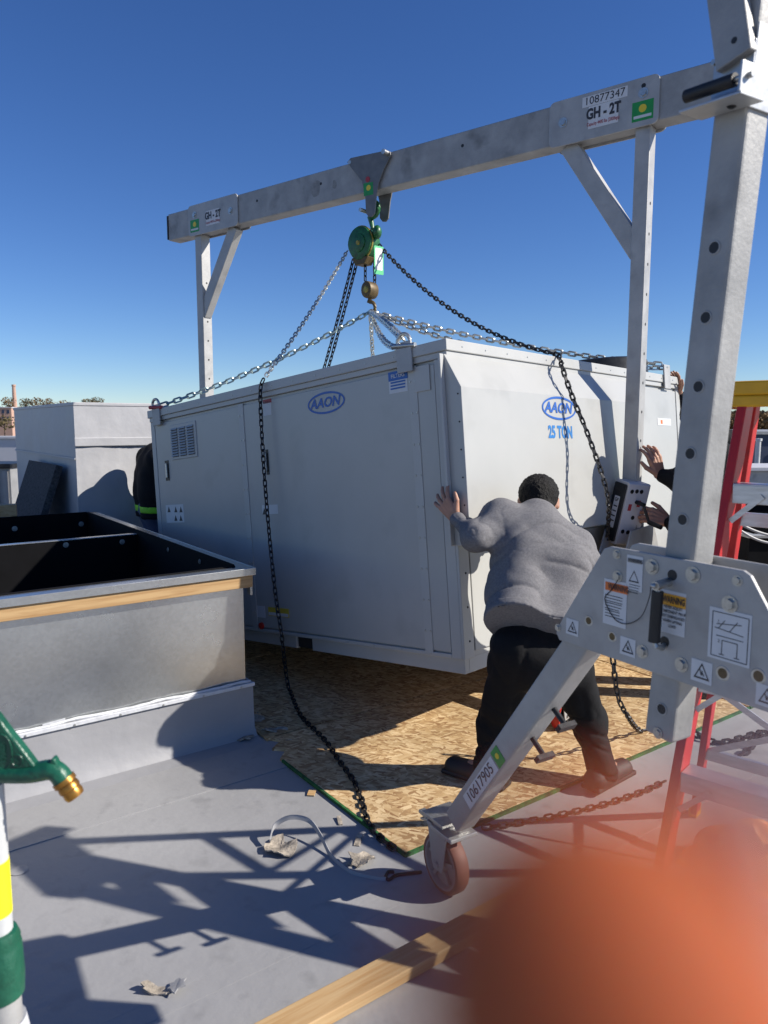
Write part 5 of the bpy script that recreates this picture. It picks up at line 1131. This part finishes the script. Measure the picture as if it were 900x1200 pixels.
    pts2 = np.array([list(HM - lat * .12), list(HM + lat * .12)]); v, f = surfnet(hb_f, pts2.min(0) - .24, pts2.max(0) + .24, .009); rawmesh('hem_band', v, f, shirt, sho)
    if hivis is not None:
        b0, b1 = HM + axis * hivis - lat * .1 * k_, HM + axis * hivis + lat * .1 * k_
        def bf(P): return np.maximum(base_fn(P) - .004, np.abs((P - H0) @ zz - hivis) - .028)
        pts2 = np.array([list(b0), list(b1)]); v, f = surfnet(bf, pts2.min(0) - .2, pts2.max(0) + .2, .012); rawmesh('reflective_band', v, f, 'hivis', sho)
    tr_ = [(PV - lat * .085 * k_, PV + lat * .085 * k_, .132 * k_, .132 * k_), (PV - lat * .085 * k_ + (CH - PV) * .35, PV + lat * .085 * k_ + (CH - PV) * .35, .118 * k_, .118 * k_)]
    for s in 'LR': tr_ += [(PV + (J['hip' + s] - PV) * .7, J['hip' + s], .118, .108), (J['hip' + s], J['kn' + s], .100, .080), (J['kn' + s], J['an' + s], .077, .076)]
    kn = [np.array(J['knL']), np.array(J['knR']), np.array(J['anL']), np.array(J['anR'])]
    def wt_(P):
        w = 0
        w = fold * .6 * ridged(np.stack([P[:, 0] * 9 + 3.5 * P[:, 2], P[:, 1] * 7, P[:, 2] * 5 - P[:, 0] * 5], 1) + 2.2) - .3 * fold * vnoise(P * 9)
        for e in kn: r = np.linalg.norm(P - e, axis=1); w = w + fold * .8 * ridged(np.stack([P[:, 0] * 6, P[:, 1] * 6, P[:, 2] * 19 + P[:, 0] * 5], 1)) * np.exp(-(r / .13) ** 2)
        w = np.maximum(w, -1)
        return w
    v, f = displace(*caps_mesh(tr_, .04, h * 1.1), wt_); v[:, 2] = np.maximum(v[:, 2], .035); rawmesh('trousers', v, f, trousers, t)
    for s in 'LR':
        a, b_ = J['an' + s], J['toe' + s]; v, f = caps_mesh([(V((a.x, a.y, .055)) - (V((b_.x, b_.y, 0)) - V((a.x, a.y, 0))).normalized() * .05, V((b_.x, b_.y, .045)), .052, .046), (V((a.x, a.y, .09)), V((a.x, a.y, .06)), .05, .05)], .03, .008)
        v[:, 2] = np.maximum(v[:, 2], .022); so = rawmesh('shoe', v, f, 'shoe', t)
        dr = (V((b_.x, b_.y, 0)) - V((a.x, a.y, 0))).normalized(); B().bar(V((a.x, a.y, .029)) - dr * .095, V((b_.x, b_.y, .029)) + dr * .045, .096, .022).build('sole', 'black_rubber', so, .008)
    return t
# main man, seen from behind, pushing the unit
J = dict(pelvis=aty(630, 768, 3.06), chest=aty(634, 654, 3.26), neck=aty(631, 605, 3.39), shL=aty(587, 610, 3.34), shR=aty(674, 642, 3.34), elL=aty(557, 629, 3.22), wrL=aty(534, 607, 3.42), elR=aty(703, 676, 3.36), wrR=aty(728, 690, 3.58),
         hipL=aty(601, 782, 3.08), hipR=aty(665, 782, 3.08), knL=aty(579, 845, 3.16), knR=aty(690, 845, 3.18), anL=aty(572, 908, 3.12), anR=aty(706, 912, 3.10))
for s in 'LR': J['toe' + s] = V((J['an' + s].x + (-.14 if s == 'L' else .12), J['an' + s].y + .10, .05)); J['an' + s].z = .085
print('man', {k: tuple(round(x, 2) for x in v) for k, v in J.items()})
hl = hand_prims(J['wrL'], (UY * .62 + UZ * .75 - UX * .05), UX, -UY * .8 + UZ * .3, .35, 1.05, .5)
hr_ = hand_prims(J['wrR'], (UX * .3 + UZ * .9), UY, -UX, .2, 1.05, .4)
person('man in grey pullover and black trousers bending to push the unit', J, (aty(631, 590, 3.50), V((.10, .80, -.50)), V((0, .35, 1))), 'shirt', 'trousers', [(None, hl), (None, hr_)], h=.007, fold=.018, bulk=.98, sleeve=.93, hem=aty(630, 722, 3.03))
# worker at the winch, mostly behind the near post
def stand(x, y, face, H=1.74, hands=None, lean=0.0):
    f_ = V((math.sin(face), math.cos(face), 0)); r_ = V((f_.y, -f_.x, 0)); o = V((x, y, 0)); k = H / 1.74
    P = lambda a, b_, z: o + r_ * a + f_ * (b_ + lean * z * .4) + ZU * (z * k)
    J = dict(pelvis=P(0, 0, .95), chest=P(0, 0, 1.25), neck=P(0, .02, 1.46), shL=P(-.18, 0, 1.40), shR=P(.18, 0, 1.40), hipL=P(-.09, 0, .90), hipR=P(.09, 0, .90), knL=P(-.10, .03, .48), knR=P(.10, .03, .48), anL=P(-.11, 0, .10), anR=P(.11, 0, .10), toeL=P(-.12, .16, .05), toeR=P(.12, .16, .05),
             elL=P(-.24, .05, 1.12), elR=P(.24, .05, 1.12), wrL=P(-.22, .22, 1.0), wrR=P(.22, .22, 1.0))
    return J, P(0, .05, 1.62), f_
wx = aty(829, 560, 4.28); J, hc, f_ = stand(wx.x, 4.28, R(-82))
pA = aty(773, 556, GA.y - .06); pB_ = aty(783, 611, GA.y - .14)
J['wrR'] = V(pA); J['elR'] = aty(803, 566, 4.3); J['wrL'] = V(pB_); J['elL'] = aty(812, 632, 4.1)
ha = hand_prims(J['wrR'], V((-.35, .0, 1)), V((-.35, 1, -.1)), V((-1, -.3, 0)), .45, 1.2); hb2 = hand_prims(J['wrL'], V((-.9, .0, .30)), V((0, 1, -.4)), V((0, .3, 1)), .95, 1.25)
person('worker in black sleeves working the winch crank behind the near post', J, (hc, f_ + V((0, 0, -.2)), ZU), 'jacket', 'jeans', [(None, ha), (None, hb2)], h=.013, group=None)
wx = aty(838, 480, 6.02); J, hc, f_ = stand(wx.x, 6.02, R(-110), 1.80)
ph = UM @ V((UW + .02, -.01, UH - .10)); J['wrL'] = aty(795.5, 459, ph.y); J['elL'] = aty(806, 500, ph.y + .15)
hc_ = hand_prims(J['wrL'], V((-.25, -.1, 1)), V((-.9, -.35, 0)), V((-.4, -.9, 0)), .35, 1.0)
person('worker gripping the far right edge of the unit, hidden but for a hand', J, (hc, f_, ZU), 'jacket', 'jeans', [(None, hc_)], h=.013)
wx = aty(176, 560, 6.3); J, hc, f_ = stand(wx.x + .03, 6.3, R(60), 1.62)
J['elR'] = V((wx.x + .22, 6.2, 1.05)); J['wrR'] = V((wx.x + .34, 6.2, 1.15))
person('worker in black jacket with lime reflective band at the unit\'s far left end', J, (hc + V((.22, -.05, -.30)), f_, ZU), 'jacket', 'jeans', [(None, hand_prims(J['wrR'], V((1, .3, .3)), V((.3, .8, 0)), V((0, 0, 1)), .4))], h=.013, hivis=.02, fold=.004)

# ------------------------------------------------------------------ photographer's fingertip close to the lens
fc = CAM + ray(716, 1190) * .0228; fdn = (V((.35, .10, -1))).normalized(); fr = .0070
F1 = fc + fdn * .020; F2 = F1 + (fdn + V((.25, -.15, 0))).normalized() * .026; F3 = F2 + V((.5, -.55, -.75)).normalized() * .045; PM = F3 + V((.5, -.7, -.55)).normalized() * .09
fpr = [(fc, F1, fr * .94, fr), (F1, F2, fr, fr * 1.06), (F2, F3, fr * 1.05, fr * 1.2), (F3, PM, .013, .02)]
ft = thing('person', 'blurred fingertip of the photographer covering the lower right corner', 'person', tuple(fc))
hs = hand_prims(PM + V((.02, -.02, -.0)), -V((.5, -.7, -.55)), V((-.3, -.4, -.8)), V((0, 0, 1)), 1.2, 1.0)
v1, f1 = surfnet(caps_fn(fpr[:3], .002), np.array(fc) - .03, np.maximum(np.array(F3), np.array(fc)) + .03, .0011) if False else caps_mesh(fpr[:3], .002, .0012, pad=.006)
pal = [(F3, PM, .012, .02)]
for k in range(1, 4):
    o = V((.012 * k, .004 * k, -.020 * k)); pal += [(F3 + o, PM + o, .012, .018), (F3 + o, F3 + o + V((.03, -.02, -.012)), .011, .009)]
pal += [(PM + V((.01, 0, -.03)), PM + V((.06, -.09, -.10)), .028, .026)]
v2, f2 = caps_mesh(pal, .008, .004, pad=.02); v, f = merge([(v1, f1), (v2, f2)]); rawmesh('hand', v, f, 'finger_skin', ft)
nl = fc + V((.55, .25, .25)).normalized() * (fr * .90); B().ball(nl, (.0016, .0045, .0055), 10, 8).build('nail', 'nail', ft, smooth=True)
print('objects', len(bpy.data.objects))
